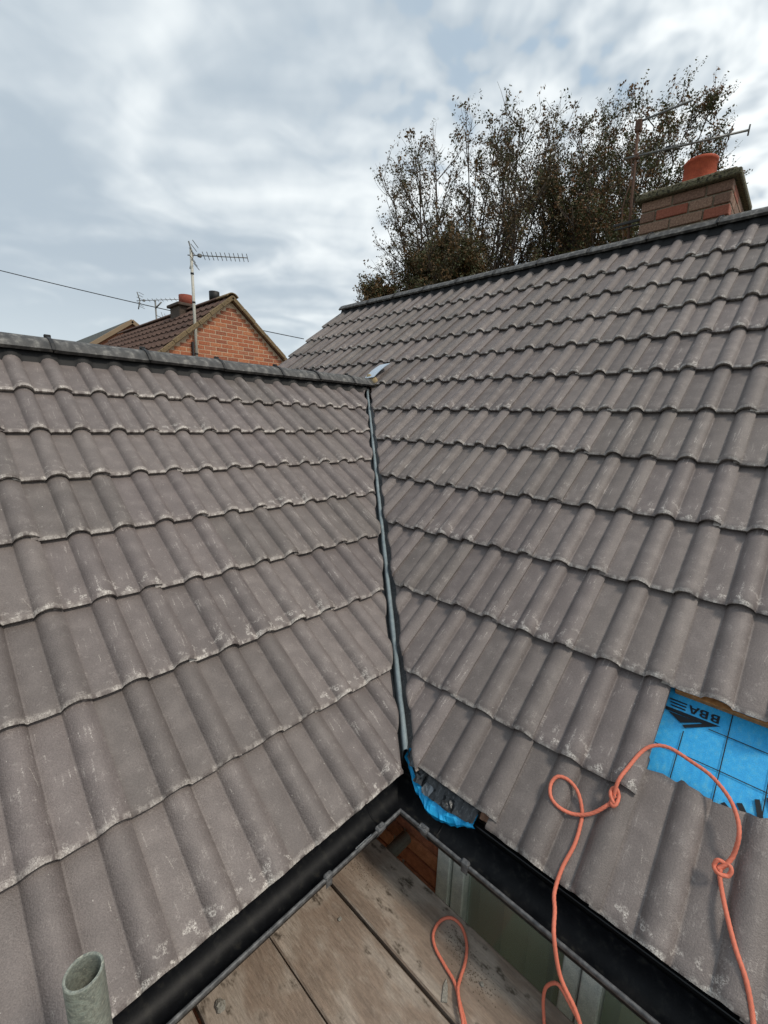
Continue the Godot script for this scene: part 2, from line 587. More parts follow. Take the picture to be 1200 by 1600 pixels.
func make_sky() -> ImageTexture:
	const W := 2048
	const H := 1024
	var img := Image.create(W, H, false, Image.FORMAT_RGBF)
	img.fill(Color(0.25, 0.25, 0.24))
	var big := noise(0.55, 5, 3)
	var mid := noise(1.7, 8, 5)
	var small := noise(6.5, 9, 4)
	var warp := noise(0.9, 17, 3)
	for y in H / 2:
		var th := PI * (y + 0.5) / H
		var cy := cos(th)
		var st := sin(th)
		var yy := cy + 0.16
		var hz := smooth(0.28, 0.0, cy)
		for x in W:
			var ph := TAU * (x + 0.5) / W
			var dx := sin(ph) * st
			var dz := -cos(ph) * st
			var px := dx / yy
			var pz := dz / yy
			# streaks run along the (1, 0, -1) direction
			var a := (px - pz) * 0.7071
			var b := (px + pz) * 0.7071
			var wv := warp.get_noise_2d(px, pz) * 0.5
			var s1 := big.get_noise_2d(a * 0.55 + wv, b * 0.8 + 3.0)
			var s2 := mid.get_noise_2d(a * 0.55 + wv, b * 1.15)
			var s3 := small.get_noise_2d(px + wv * 0.4, pz + wv * 0.4)
			# the side of the sky towards the hidden sun is brighter and more broken
			var toward := clampf(0.5 + 0.5 * (dx * 0.62 + cy * 0.35 - dz * 0.70), 0.0, 1.0)
			var c := 0.53 + 0.32 * s1 + 0.46 * s2 + s3 * lerpf(0.10, 0.68, smooth(0.5, 0.9, toward)) + (toward - 0.72) * 1.0
			c = smooth(0.0, 1.0, clampf(c, 0.0, 1.0))
			var col := Color(0.37, 0.435, 0.495).lerp(Color(0.81, 0.845, 0.85), c)
			# breaks where the blue above shows
			var hole := smooth(0.34, 0.52, -s2 - s3 * 0.8 + s1 * 0.2 - 0.02) * smooth(0.5, 0.8, toward)
			col = col.lerp(Color(0.30, 0.41, 0.53), hole * 0.6)
			col = col.lerp(Color(0.66, 0.73, 0.75), hz * 0.6)
			img.set_pixel(x, y, col)
	return ImageTexture.create_from_image(img)

func build_ground() -> void:
	var st := new_st()
	quad(st, Vector3(-250, 0, -250), Vector3(250, 0, -250), Vector3(250, 0, 250), Vector3(-250, 0, 250), Vector3.UP)
	var g := done("ground", st, mottled([Color(0.22, 0.24, 0.15), Color(0.32, 0.33, 0.2), Color(0.4, 0.37, 0.28)], 0.02, 3, 0.4))
	g.position.y = GROUND
	g.set_meta("kind", "structure")

func tile_row(roof: Node3D, x0: float, s: float, limit: Callable, sd: int) -> void:
	# one tile whose left seam is x0 and nose at s, in the roof frame
	var limits := []
	var cut := false
	var all_gone := true
	for u in tile_u:
		var w: float = limit.call(x0 + u) - s
		limits.append(w)
		if w > 0.0: cut = true
		if w < TILE_L - 0.03: all_gone = false
	if all_gone: return
	rng.seed = sd
	var m: Mesh = tile_meshes[rng.randi() % tile_meshes.size()]
	var mt: Material = tile_mats[rng.randi() % tile_mats.size()]
	if s < 0.12 and rng.randf() < 0.75: mt = tile_mats[14 + rng.randi() % 4]
	var off := Vector3(rng.randf_range(-0.0008, 0.0008), rng.randf_range(0.0, 0.0025), rng.randf_range(-0.004, 0.004))
	var turn := rng.randf_range(-0.004, 0.004)
	if cut: m = make_tile(sd, limits)
	var o := add_mesh("roof_tile", m, mt, roof, Vector3(x0, 0, -s) + off)
	o.rotation.y = turn if not cut else 0.0
	if s < 0.12 and x0 > 0.5 and sd < 7000: o.scale.z = 0.93

func ridge_run(roof: Node3D, ends: Array, local: Callable, m: Material, clip: Material) -> void:
	# ends: positions of the joints along the ridge; local(t) gives the point and basis in the parent's frame
	for i in ends.size() - 1:
		var l: float = ends[i + 1] - ends[i] - 0.006
		var o := add_mesh("ridge_tile", make_ridge_mesh(l, 70 + i), m, roof)
		o.transform = local.call(ends[i])
		rng.seed = i
		o.position += o.basis.y * rng.randf_range(-0.003, 0.003)
		if i > 0:
			var st := new_st()
			for a in [-0.9, -0.6, -0.3, 0.0, 0.3, 0.6, 0.9]:
				cbox(st, Vector3(sin(a) * 0.142, (cos(a) - 1.0) * 0.142 + 0.001, 0.003), Vector3(0.046, 0.010, 0.018), 0.002, Basis(Vector3.FORWARD, a))
			cbox(st, Vector3(0, 0.01, 0.003), Vector3(0.02, 0.016, 0.03), 0.003)
			var c := done("ridge_union", st, clip, roof)
			c.transform = o.transform

func build_main_house() -> void:
	var house := thing("main_house", "taller house with brown tiled roof, chimney and missing tiles showing blue membrane", "house")
	var tl := tan(PITCH_WING)
	var sm := sin(PITCH_MAIN)
	# roof deck, with tiles as its pieces
	var felt := mat(Color(0.10, 0.10, 0.11), 0.9)
	var deck := PackedVector2Array([Vector2(-0.12, 0.17), Vector2(2.3, 0.17), Vector2(2.3, 4.36), Vector2(-4.22, 4.36), Vector2(-4.22, 2.6), Vector2(-2.27, 2.56)])
	var st := new_st()
	slab(st, deck, -0.135, -0.11)
	var roof := done("roof", st, felt, house)
	roof.basis = Basis(Vector3.RIGHT, PITCH_MAIN)
	var limit := func(x): return minf(-(x - 0.013), x + 2.0 * WING_HALF) * tl / sm
	for r in ROWS_MAIN.size():
		for c in range(-16, 6):
			var x0 := 0.527 + c * 0.3
			if r == 1 and (c == 0 or c == 1): continue
			if r < 7 and x0 < -2.3: continue
			var s: float = ROWS_MAIN[r]
			if r == 0: s += 0.020 if c == -2 else (-0.012 if c >= -1 else 0.0)
			tile_row(roof, x0, s, limit, 3000 + r * 50 + c)
	# battens in the opening
	var pine := mottled([Color(0.62, 0.42, 0.24), Color(0.78, 0.56, 0.35)], 0.05, 41, 4.0)
	st = new_st()
	cbox(st, Vector3(0.829, -0.079, -0.762), Vector3(0.598, 0.025, 0.05), 0.002)
	done("batten", st, pine, roof)
	# ridge
	var ridge_m := ridge_material()
	var clip := mat(Color(0.09, 0.09, 0.095), 0.6)
	var ends := []
	var xs := [-4.26, -3.703, -3.243, -2.783, -2.323, -1.863, -1.403, -0.943, -0.483, -0.023, 0.437, 0.897, 1.357, 1.817, 2.277]
	for x in xs: ends.append(x)
	var top_y := MAIN_HALF * tan(PITCH_MAIN) - 0.008
	var inv := roof.basis.inverse()
	ridge_run(roof, ends, func(t): return Transform3D(inv * Basis(Vector3.UP, -PI / 2), inv * Vector3(t, top_y, -MAIN_HALF)), ridge_m, clip)
	st = new_st(true)
	ridge_skirt(st, -4.24, 2.28, 4.222, 0.527)
	done("ridge_roll", st, mat(Color(0.05, 0.05, 0.055), 0.7), roof)
	# blue membrane with its print
	st = new_st(true)
	var mem_n := func(x, s): return -0.093 + 0.0022 * sin(x * 15.0 + s * 7.0) + 0.0012 * sin(s * 31.0 + x * 9.0) + 0.0005 * sin(x * 53.0 - s * 40.0)
	for i in 40:
		for j in 20:
			var x := lerpf(0.3, 1.4, i / 40.0)
			var x2 := lerpf(0.3, 1.4, (i + 1) / 40.0)
			var s := lerpf(0.3, 0.9, j / 20.0)
			var s2 := lerpf(0.3, 0.9, (j + 1) / 20.0)
			quad(st, Vector3(x, mem_n.call(x, s), -s), Vector3(x2, mem_n.call(x2, s), -s), Vector3(x2, mem_n.call(x2, s2), -s2), Vector3(x, mem_n.call(x, s2), -s2), Vector3.UP)
	var blue := mottled([Color(0.13, 0.60, 0.85), Color(0.16, 0.64, 0.88), Color(0.19, 0.66, 0.89), Color(0.32, 0.69, 0.86)], 0.04, 44, 5.0, 0.55, 0.25)
	var mem := done("membrane", st, blue, house)
	mem.basis = roof.basis
	mem.set_meta("label", "bright blue roofing membrane with black grid and print")
	var ink := mat(Color(0.04, 0.07, 0.10), 0.7)
	var lift := 0.0045
	var strip := func(a: Vector2, b: Vector2, w: float):
		var s := new_st()
		var nseg := 14
		var d := (b - a).normalized()
		var side := Vector2(-d.y, d.x) * w * 0.5
		for i in nseg:
			var p := a.lerp(b, float(i) / nseg)
			var q := a.lerp(b, float(i + 1) / nseg)
			var v := []
			for e in [p - side, q - side, q + side, p + side]: v.append(Vector3(e.x, mem_n.call(e.x, e.y) + lift, -e.y))
			quad(s, v[0], v[1], v[2], v[3], Vector3.UP)
		done("grid_line", s, ink, mem)
	for i in 9: 
		var x := 0.577 + (i - 1) * 0.1
		if x > 0.5: strip.call(Vector2(x, 0.42), Vector2(x, 0.632 if i == 1 else 0.76), 0.0026)
	for i in 4: 
		var s := 0.463 + i * 0.1015
		strip.call(Vector2(0.632 if i == 2 else 0.42, s), Vector2(1.35, s), 0.0026)
	var print_poly := func(pts: Array, called: String):
		var s := new_st()
		var poly := PackedVector2Array()
		for i in range(0, pts.size(), 2): poly.append(Vector2(pts[i], pts[i + 1]))
		slab(s, poly, -0.0885, -0.0875)
		return done(called, s, ink, mem)
	print_poly.call([0.517, 0.686, 0.655, 0.688, 0.577, 0.642, 0.570, 0.648, 0.616, 0.676, 0.520, 0.676], "printed_emblem")
	print_poly.call([0.528, 0.673, 0.609, 0.676, 0.564, 0.652], "printed_emblem")
	print_poly.call([0.694, 0.486, 0.701, 0.493, 0.713, 0.485, 0.701, 0.480], "printed_letter")
	print_poly.call([0.724, 0.505, 0.735, 0.511, 0.765, 0.470, 0.751, 0.466], "printed_letter")
	print_poly.call([0.757, 0.535, 0.767, 0.540, 0.790, 0.470, 0.777, 0.466], "printed_letter")
	print_poly.call([0.778, 0.552, 0.792, 0.558, 0.84, 0.47, 0.823, 0.466], "printed_letter")
	for k in 3: print_poly.call([0.522 + 0.004 * k, 0.7165 - 0.0095 * k, 0.568, 0.7165 - 0.0095 * k, 0.568, 0.7125 - 0.0095 * k, 0.522 + 0.004 * k, 0.7125 - 0.0095 * k], "printed_line")
	var tm := TextMesh.new()
	var fnt := SystemFont.new()
	fnt.font_names = PackedStringArray(["Droid Sans"])
	fnt.font_weight = 700
	tm.font = fnt
	tm.text = "BBA"
	tm.font_size = 32
	tm.pixel_size = 0.00105
	tm.depth = 0.0006
	var tx := add_mesh("printed_lettering", tm, ink, mem, Vector3(0.614, -0.0875, -0.7055))
	tx.basis = Basis(Vector3(-1, 0, 0), Vector3(0, 0, 1), Vector3(0, 1, 0))
	tx.scale = Vector3(1.25, 1.0, 1.0)
	build_valley(house)
	# lead flashing strip beside the wing ridge
	st = new_st()
	for i in 6:
		var f := i / 6.0
		var g := (i + 1) / 6.0
		var pa := Vector3(lerpf(-2.30, -2.26, f), 0.008 + 0.010 * sin(f * 3.0), -lerpf(2.50, 2.71, f))
		var pb := Vector3(lerpf(-2.30, -2.26, g), 0.008 + 0.010 * sin(g * 3.0), -lerpf(2.50, 2.71, g))
		var wd := Vector3(0.13, 0.01, 0)
		quad(st, pa, pa + wd, pb + wd, pb, Vector3.UP)
		var th := Vector3(0, -0.004, 0)
		quad(st, pa + th, pa + wd + th, pb + wd + th, pb + th, Vector3.DOWN)
		quad(st, pa, pb, pb + th, pa + th, Vector3.LEFT)
		quad(st, pa + wd, pb + wd, pb + wd + th, pa + wd + th, Vector3.RIGHT)
	var fl := done("flashing", st, mat(Color(0.72, 0.77, 0.82), 0.45, 0.2), house)
	fl.basis = roof.basis
	fl.set_meta("label", "pale metal flashing strip by the ridge end")
	# back slope and walls
	var back_m := mottled([Color(0.30, 0.27, 0.25), Color(0.38, 0.35, 0.33)], 0.05, 45, 2.0)
	st = new_st()
	cbox(st, Vector3(-0.97, 0, 2.15), Vector3(6.5, 0.06, 4.3), 0.01)
	var bs := done("back_roof", st, back_m, house)
	bs.transform = Transform3D(Basis(Vector3.UP, PI) * Basis(Vector3.RIGHT, PITCH_MAIN), Vector3(-1.94, 0, 0))
	bs.position = Vector3(-1.94, MAIN_HALF * tan(PITCH_MAIN) - 0.09, -MAIN_HALF)
	var wall_m := mottled([Color(0.42, 0.22, 0.15), Color(0.52, 0.28, 0.19)], 0.03, 46, 2.0)
	var ww := Vector3(0, 0, 0)
	st = new_st()
	cbox(st, Vector3(-0.18, (GROUND - 0.1) * 0.5, -0.29), Vector3(0.30, -GROUND - 0.1, 0.16), 0.002)   # pier by the corner
	cbox(st, Vector3(0.97, (GROUND - 1.3) * 0.5, -0.29), Vector3(2.0, -GROUND - 1.3, 0.16), 0.002)      # below the window
	cbox(st, Vector3(2.10, (-1.4) * 0.5, -0.29), Vector3(0.262, 1.196, 0.16), 0.002)
	cbox(st, Vector3(0.97, -0.125, -0.29), Vector3(1.995, 0.05, 0.16), 0.002)
	done("wall", st, mat(Color(0.55, 0.50, 0.45), 0.95), house)
	st = new_st()
	slab(st, PackedVector2Array([Vector2(-0.3, GROUND), Vector2(-6.5, GROUND), Vector2(-6.5, -0.1), Vector2(-MAIN_HALF, 2.55), Vector2(-0.3, -0.1)]), 0.0, 0.2)
	var ga := done("gable_wall", st, wall_m, house)
	ga.transform = Transform3D(Basis(Vector3(0, 0, 1), Vector3(1, 0, 0), Vector3(0, -1, 0)), Vector3(-4.15, 0, 0))
	st = new_st()
	slab(st, PackedVector2Array([Vector2(-0.4, GROUND), Vector2(-6.5, GROUND), Vector2(-6.5, -0.1), Vector2(-MAIN_HALF, 2.55), Vector2(-0.4, -0.1)]), 0.0, 0.2)
	var gb := done("gable_wall", st, wall_m, house)
	gb.transform = Transform3D(Basis(Vector3(0, 0, 1), Vector3(1, 0, 0), Vector3(0, -1, 0)), Vector3(2.0, 0, 0))
	st = new_st()
	cbox(st, Vector3(-1.0, (GROUND - 0.1) * 0.5, -6.6), Vector3(6.3, -GROUND - 0.1, 0.15), 0.002)
	done("rear_wall", st, wall_m, house)
	# bricks of the pier beside the window
	var bm := box_mesh(Vector3(0.215, 0.065, 0.012), 0.003)
	for j in 16:
		var y := -0.18 - j * 0.075
		for k in 2:
			var o := add_mesh("brick", bm, brick_mats[(j * 3 + k) % 4], house, Vector3(-0.14 - 0.225 * k + (0.0 if j % 2 == 0 else 0.05), y, -0.206))
			if k == 0: o.scale.x = 0.98
	# soffit, fascia and gutter
	st = new_st()
	cbox(st, Vector3(1.0, -0.08, -0.130), Vector3(2.5, 0.12, 0.016), 0.002)
	done("fascia", st, mat(Color(0.05, 0.05, 0.055), 0.45), house)
	st = new_st()
	cbox(st, Vector3(1.0, -0.135, -0.17), Vector3(2.5, 0.01, 0.062), 0.001)
	done("soffit", st, mat(Color(0.7, 0.7, 0.68), 0.6), house)
	gutter(house, true)
	build_window(house)
	build_chimney(house)

func ridge_skirt(st: SurfaceTool, x0: float, x1: float, s: float, seam: float) -> void:
	# black flexible strip that follows the tile profile just under the ridge tiles
	var x := x0
	var step := 0.0125
	while x < x1:
		var v := []
		for e in [[x, 0.0], [x + step, 0.0], [x + step, 1.0], [x, 1.0]]:
			var u := fposmod(e[0] - seam, TILE_W)
			var h := 0.0
			for i in tile_u.size() - 1:
				if u >= tile_u[i] and u <= tile_u[i + 1]: h = lerpf(tile_h[i], tile_h[i + 1], (u - tile_u[i]) / (tile_u[i + 1] - tile_u[i]))
			var n: float = h - ROLL_H - TILT * 0.34 + 0.004
			n = lerpf(n, 0.008, e[1])
			v.append(Vector3(e[0], n, -s - e[1] * 0.09))
		quad(st, v[0], v[1], v[2], v[3], Vector3(0, 1, 0.4))
		x += step

func ridge_material() -> StandardMaterial3D:
	var m := mottled([Color(0.20, 0.20, 0.20), Color(0.26, 0.255, 0.25), Color(0.31, 0.305, 0.30), Color(0.52, 0.51, 0.49)], 0.03, 61, 2.3, 0.62, 0.5)
	return m

func valley_point(y: float) -> Vector3:
	return Vector3(-y / tan(PITCH_WING), y, -y / tan(PITCH_MAIN))

func build_valley(house: Node3D) -> void:
	var plastic := mottled([Color(0.42, 0.47, 0.49), Color(0.53, 0.57, 0.58)], 0.03, 71, 3.0, 0.3, 0.1)
	var st := new_st(true)
	var across := Vector3(1, 0, -1).normalized()
	var prof := []
	for a in 11:
		var t := PI * a / 10.0
		prof.append(Vector2(-cos(t) * 0.0105, sin(t) * 0.012))
	prof[0] = Vector2(-0.0125, -0.05)
	prof[10] = Vector2(0.0125, -0.05)
	var y0 := 0.105
	var n := 40
	var prev := []
	for i in n + 1:
		var y := lerpf(y0, 1.53, float(i) / n)
		var c := valley_point(y) + Vector3(0, -0.046 + 0.001 * sin(i * 0.9), 0)
		var ring := []
		for p in prof: ring.append(c + across * p.x * (1.0 + 0.03 * sin(i * 1.7)) + Vector3.UP * p.y)
		if i > 0:
			for k in 10: quad(st, prev[k], prev[k + 1], ring[k + 1], ring[k], Vector3.UP + across * prof[k].x * 40.0)
		prev = ring
	var rib := done("valley_rib", st, plastic, house)
	rib.set_meta("label", "grey rounded rib running up the valley")
	# dark ribbed trough on the main roof side, its lower end showing under the last tile
	var dark := mottled([Color(0.12, 0.13, 0.14), Color(0.19, 0.20, 0.21), Color(0.16, 0.17, 0.18), Color(0.40, 0.41, 0.42)], 0.05, 72, 5.0, 0.28, 0.3)
	var k2 := -sin(PITCH_MAIN) / tan(PITCH_WING)
	var low := func(x): return 0.064 + 1.6 * pow(maxf(0.0, -x + 0.0), 1.7) + 0.6 * pow(maxf(0.0, x - 0.03), 1.7) + 0.0015 * sin(x * 90.0)
	var tn := func(x, s):
		var t: float = (x - k2 * s) / 0.036
		var w := absf(fposmod(t, 1.0) - 0.5) * 2.0
		return -0.074 + 0.009 * smooth(0.25, 0.75, w) 
	st = new_st(true)
	for i in 60:
		var x := lerpf(-0.155, 0.147, i / 60.0)
		var x2 := lerpf(-0.155, 0.147, (i + 1) / 60.0)
		for j in 8:
			var sa := lerpf(low.call(x), 0.5, j / 8.0)
			var sb := lerpf(low.call(x2), 0.5, j / 8.0)
			var sc := lerpf(low.call(x2), 0.5, (j + 1) / 8.0)
			var sd := lerpf(low.call(x), 0.5, (j + 1) / 8.0)
			quad(st, Vector3(x, tn.call(x, sa), -sa), Vector3(x2, tn.call(x2, sb), -sb), Vector3(x2, tn.call(x2, sc), -sc), Vector3(x, tn.call(x, sd), -sd), Vector3.UP)
	var tr := done("valley_trough", st, dark, house)
	tr.basis = Basis(Vector3.RIGHT, PITCH_MAIN)
	# flanges up the rest of the valley
	st = new_st(true)
	for side in 2:
		var e := Vector3(1, 0, 0) if side == 0 else Vector3(0, 0, 1)
		for i in 20:
			var a := valley_point(lerpf(0.13, 1.5, i / 20.0)) + Vector3(0, -0.108, 0)
			var b := valley_point(lerpf(0.13, 1.5, (i + 1) / 20.0)) + Vector3(0, -0.108, 0)
			quad(st, a, a + e * 0.12, b + e * 0.12, b, Vector3.UP)
	done("valley_flange", st, dark, house)
	# blue membrane lapping out of the valley into the gutter
	var blue := mottled([Color(0.06, 0.60, 0.86), Color(0.10, 0.66, 0.90), Color(0.14, 0.68, 0.90)], 0.03, 73, 6.0, 0.55, 0.2)
	st = new_st()
	var crease := noise(22.0, 77, 2)
	for i in 30:
		var q := []
		for ii in [i, i + 1]:
			var f: float = ii / 30.0
			var x := lerpf(-0.172, 0.147, f)
			var s0: float = low.call(maxf(x, -0.155)) + 0.03
			var wd := 0.010 + 0.026 * sin(PI * clampf(f * 1.05 - 0.02, 0.0, 1.0)) + 0.002 * sin(f * 13.0)
			q.append([Vector3(x, -0.078, -s0), Vector3(x, -0.076, -s0 + 0.030 + wd * 0.4), Vector3(x + 0.004, -0.079 - wd * 0.12, -s0 + 0.028 + wd), Vector3(x + 0.006, -0.084 - wd * 0.4, -s0 + 0.028 + wd * 1.15)])
		for e in 2:
			for j in 4:
				var p: Vector3 = q[e][j]
				q[e][j] = p + Vector3(0, crease.get_noise_2d(p.x, p.z) * 0.010, crease.get_noise_2d(p.x * 2.0, p.z + 5.0) * 0.007 * (j / 3.0))
		for j in 3: quad(st, q[0][j], q[1][j], q[1][j + 1], q[0][j + 1], Vector3(0, 1, 0.5))
	var lap := done("membrane_lap", st, blue, house)
	lap.basis = tr.basis
	lap.set_meta("label", "torn blue membrane edge lapping into the gutter corner")
	# crumpled silvery scraps left in the trough
	var foil := mat(Color(0.46, 0.48, 0.50), 0.32, 0.25)
	for k in 4:
		st = new_st()
		rng.seed = 640 + k
		var o := [Vector3(-0.115, -0.062, -0.128), Vector3(-0.075, -0.060, -0.095), Vector3(-0.03, -0.064, -0.080), Vector3(0.05, -0.062, -0.085)][k] as Vector3
		var g := []
		for i in 5:
			var line := []
			for j in 4: line.append(o + Vector3((i - 2) * 0.009 + rng.randf_range(-0.003, 0.003), rng.randf_range(-0.005, 0.006), (j - 1.5) * 0.011 + rng.randf_range(-0.003, 0.003)))
			g.append(line)
		for i in 4:
			for j in 3: quad(st, g[i][j], g[i + 1][j], g[i + 1][j + 1], g[i][j + 1], Vector3.UP)
		var sc := done("foil_scrap", st, foil if k % 2 == 0 else dark, house)
		sc.basis = tr.basis
	# end grain of a batten showing beside the trough
	st = new_st()
	cbox(st, Vector3(0.20, -0.066, -0.135), Vector3(0.085, 0.024, 0.05), 0.002, Basis(Vector3.UP, 0.15))
	var be := done("batten_end", st, mottled([Color(0.45, 0.33, 0.26), Color(0.62, 0.47, 0.38)], 0.05, 74, 5.0), house)
	be.transform = Transform3D(tr.basis, Vector3.ZERO)

func gutter(house: Node3D, is_main: bool) -> void:
	# half round gutter mitred at the inner corner; o is the distance behind the front lip
	var black := mottled([Color(0.045, 0.050, 0.062), Color(0.06, 0.065, 0.078), Color(0.075, 0.08, 0.092), Color(0.16, 0.158, 0.15)], 0.03, 81, 4.0, 0.5, 0.12)
	black.metallic_specular = 0.3
	var at := func(o: float, y: float, t: float) -> Vector3:
		if is_main: return Vector3(maxf(t, -0.062 - o), y - 0.03, -0.003 - o)
		return Vector3(-0.062 - o, y - 0.03, maxf(t, -0.003 - o))
	var inner := []
	var outer := []
	for i in 15:
		var a := PI * i / 14.0
		inner.append(Vector2(0.0575 - cos(a) * 0.0545, -sin(a) * 0.062))
		outer.append(Vector2(0.0575 - cos(a) * 0.0575, -sin(a) * 0.065))
	var sweep := func(st: SurfaceTool, prof: Array, t0: float, t1: float, up: float, grow := 0.0):
		for i in prof.size() - 1:
			var p: Vector2 = prof[i]
			var q: Vector2 = prof[i + 1]
			quad(st, at.call(p.x, p.y, t0), at.call(q.x, q.y, t0), at.call(q.x, q.y, t1), at.call(p.x, p.y, t1), (at.call(0.0575, 0.0, 9.0) - at.call(p.x, p.y, 9.0)) * up)
	var st := new_st(true)
	sweep.call(st, inner, -1.0, 2.35 if is_main else 2.75, 1.0)
	st.set_smooth_group(1)
	sweep.call(st, outer, -1.0, 2.35 if is_main else 2.75, -1.0)
	var g := done("gutter", st, black, house)
	var grey := mottled([Color(0.22, 0.225, 0.23), Color(0.30, 0.30, 0.305), Color(0.40, 0.40, 0.40)], 0.04, 82, 4.0, 0.5, 0.2)
	st = new_st(true)
	var lip := [Vector2(0.003, -0.006), Vector2(0.0035, 0.001), Vector2(0.002, 0.004), Vector2(-0.002, 0.0045), Vector2(-0.005, 0.003), Vector2(-0.006, -0.001), Vector2(-0.005, -0.008), Vector2(-0.001, -0.009)]
	for i in lip.size() - 1:
		var p: Vector2 = lip[i]
		var q: Vector2 = lip[i + 1]
		var mid := at.call(-0.001, -0.002, 9.0)
		quad(st, at.call(p.x, p.y, -1.0), at.call(q.x, q.y, -1.0), at.call(q.x, q.y, 2.35 if is_main else 2.75), at.call(p.x, p.y, 2.35 if is_main else 2.75), at.call(p.x, p.y, 9.0) - mid)
	done("lip", st, grey, g)
	# joint collars and bracket clips
	var spots := [0.035, 0.19, 1.05, 1.9] if is_main else [0.09, 0.30, 1.15, 2.0]
	for i in spots.size():
		var t: float = spots[i]
		st = new_st()
		var c: Vector3 = at.call(0.0, 0.002, t)
		if i == 0:
			# union collar round the outside of the corner piece
			var ring := []
			for k in 15:
				var a := PI * k / 14.0
				ring.append(Vector2(0.0575 - cos(a) * 0.0615, 0.004 - sin(a) * 0.0695))
			for k in 14:
				var p: Vector2 = ring[k]
				var q: Vector2 = ring[k + 1]
				quad(st, at.call(p.x, p.y, t - 0.014), at.call(q.x, q.y, t - 0.014), at.call(q.x, q.y, t + 0.014), at.call(p.x, p.y, t + 0.014), at.call(p.x, p.y, 9.0) - at.call(0.0575, 0.0, 9.0))
			cbox(st, c, Vector3(0.034, 0.016, 0.022) if is_main else Vector3(0.022, 0.016, 0.034), 0.004)
			cbox(st, c + Vector3(0, 0.009, 0), Vector3(0.014, 0.008, 0.012) if is_main else Vector3(0.012, 0.008, 0.014), 0.003)
		else:
			cbox(st, c + Vector3(0, 0.004, 0), Vector3(0.026, 0.012, 0.016) if is_main else Vector3(0.016, 0.012, 0.026), 0.004)
			cbox(st, c + Vector3(0, -0.014, 0.0055 if is_main else 0.0) + Vector3(0.0 if is_main else 0.0055, 0, 0), Vector3(0.022, 0.03, 0.004) if is_main else Vector3(0.004, 0.03, 0.022), 0.0015)
		done("bracket", st, grey, g)
	# the corner piece has a raised seam inside
	st = new_st(true)
	for tt in [0.045]:
		for i in 14:
			var p: Vector2 = inner[i]
			var q: Vector2 = inner[i + 1]
			var pi := Vector2(0.0575, 0).lerp(p, 0.955)
			var qi := Vector2(0.0575, 0).lerp(q, 0.955)
			for s in [-0.004, 0.004]:
				quad(st, at.call(p.x, p.y, tt + s), at.call(q.x, q.y, tt + s), at.call(qi.x, qi.y, tt + s * 0.5), at.call(pi.x, pi.y, tt + s * 0.5), Vector3.UP)
			quad(st, at.call(pi.x, pi.y, tt - 0.002), at.call(qi.x, qi.y, tt - 0.002), at.call(qi.x, qi.y, tt + 0.002), at.call(pi.x, pi.y, tt + 0.002), Vector3.UP)
	done("seam", st, black, g)

func build_window(house: Node3D) -> void:
	var white := mottled([Color(0.74, 0.76, 0.75), Color(0.83, 0.84, 0.82)], 0.03, 91, 3.0, 0.4, 0.0)
	var glass := StandardMaterial3D.new()
	glass.transparency = BaseMaterial3D.TRANSPARENCY_ALPHA
	glass.albedo_color = Color(0.75, 0.82, 0.78, 0.18)
	glass.roughness = 0.04
	var win := Node3D.new()
	win.name = "window"
	house.add_child(win)
	var post := func(x, w, y, h, z, d):
		var st := new_st()
		cbox(st, Vector3(x, y, z), Vector3(w, h, d), 0.004)
		done("frame", st, white, win)
	post.call(0.0, 0.055, -0.72, 1.14, -0.22, 0.07)
	post.call(0.057, 0.05, -0.72, 1.06, -0.225, 0.055)
	post.call(0.455, 0.05, -0.72, 1.06, -0.225, 0.055)
	post.call(0.512, 0.055, -0.72, 1.06, -0.22, 0.065)
	post.call(1.9, 0.08, -0.72, 1.06, -0.22, 0.07)
	post.call(1.0, 1.9, -0.165, 0.03, -0.22, 0.07)
	post.call(1.0, 1.9, -1.275, 0.05, -0.20, 0.11)
	var pane := func(x0, x1):
		var st := new_st()
		cbox(st, Vector3((x0 + x1) * 0.5, -0.72, -0.232), Vector3(x1 - x0, 1.06, 0.006), 0.001)
		done("pane", st, glass, win)
	pane.call(0.084, 0.428)
	pane.call(0.542, 1.858)
	var slat_m := [mat(Color(0.50, 0.50, 0.38), 0.8), mat(Color(0.45, 0.46, 0.35), 0.8)]
	for i in 20:
		var st := new_st()
		cbox(st, Vector3(0.06 + i * 0.094, -0.72, -0.29), Vector3(0.096, 1.1, 0.002), 0.0005, Basis(Vector3.UP, 0.25 + 0.2 * sin(i * 2.3)))
		done("blind_slat", st, slat_m[i % 2], win)
	var st2 := new_st()
	cbox(st2, Vector3(1.0, -0.72, -0.5), Vector3(2.0, 1.3, 0.02), 0.001)
	cbox(st2, Vector3(1.0, -1.37, -0.42), Vector3(1.9, 0.02, 0.2), 0.001)
	cbox(st2, Vector3(1.0, -0.14, -0.42), Vector3(1.9, 0.02, 0.2), 0.001)
	done("room", st2, mat(Color(0.35, 0.33, 0.28), 0.9), win)

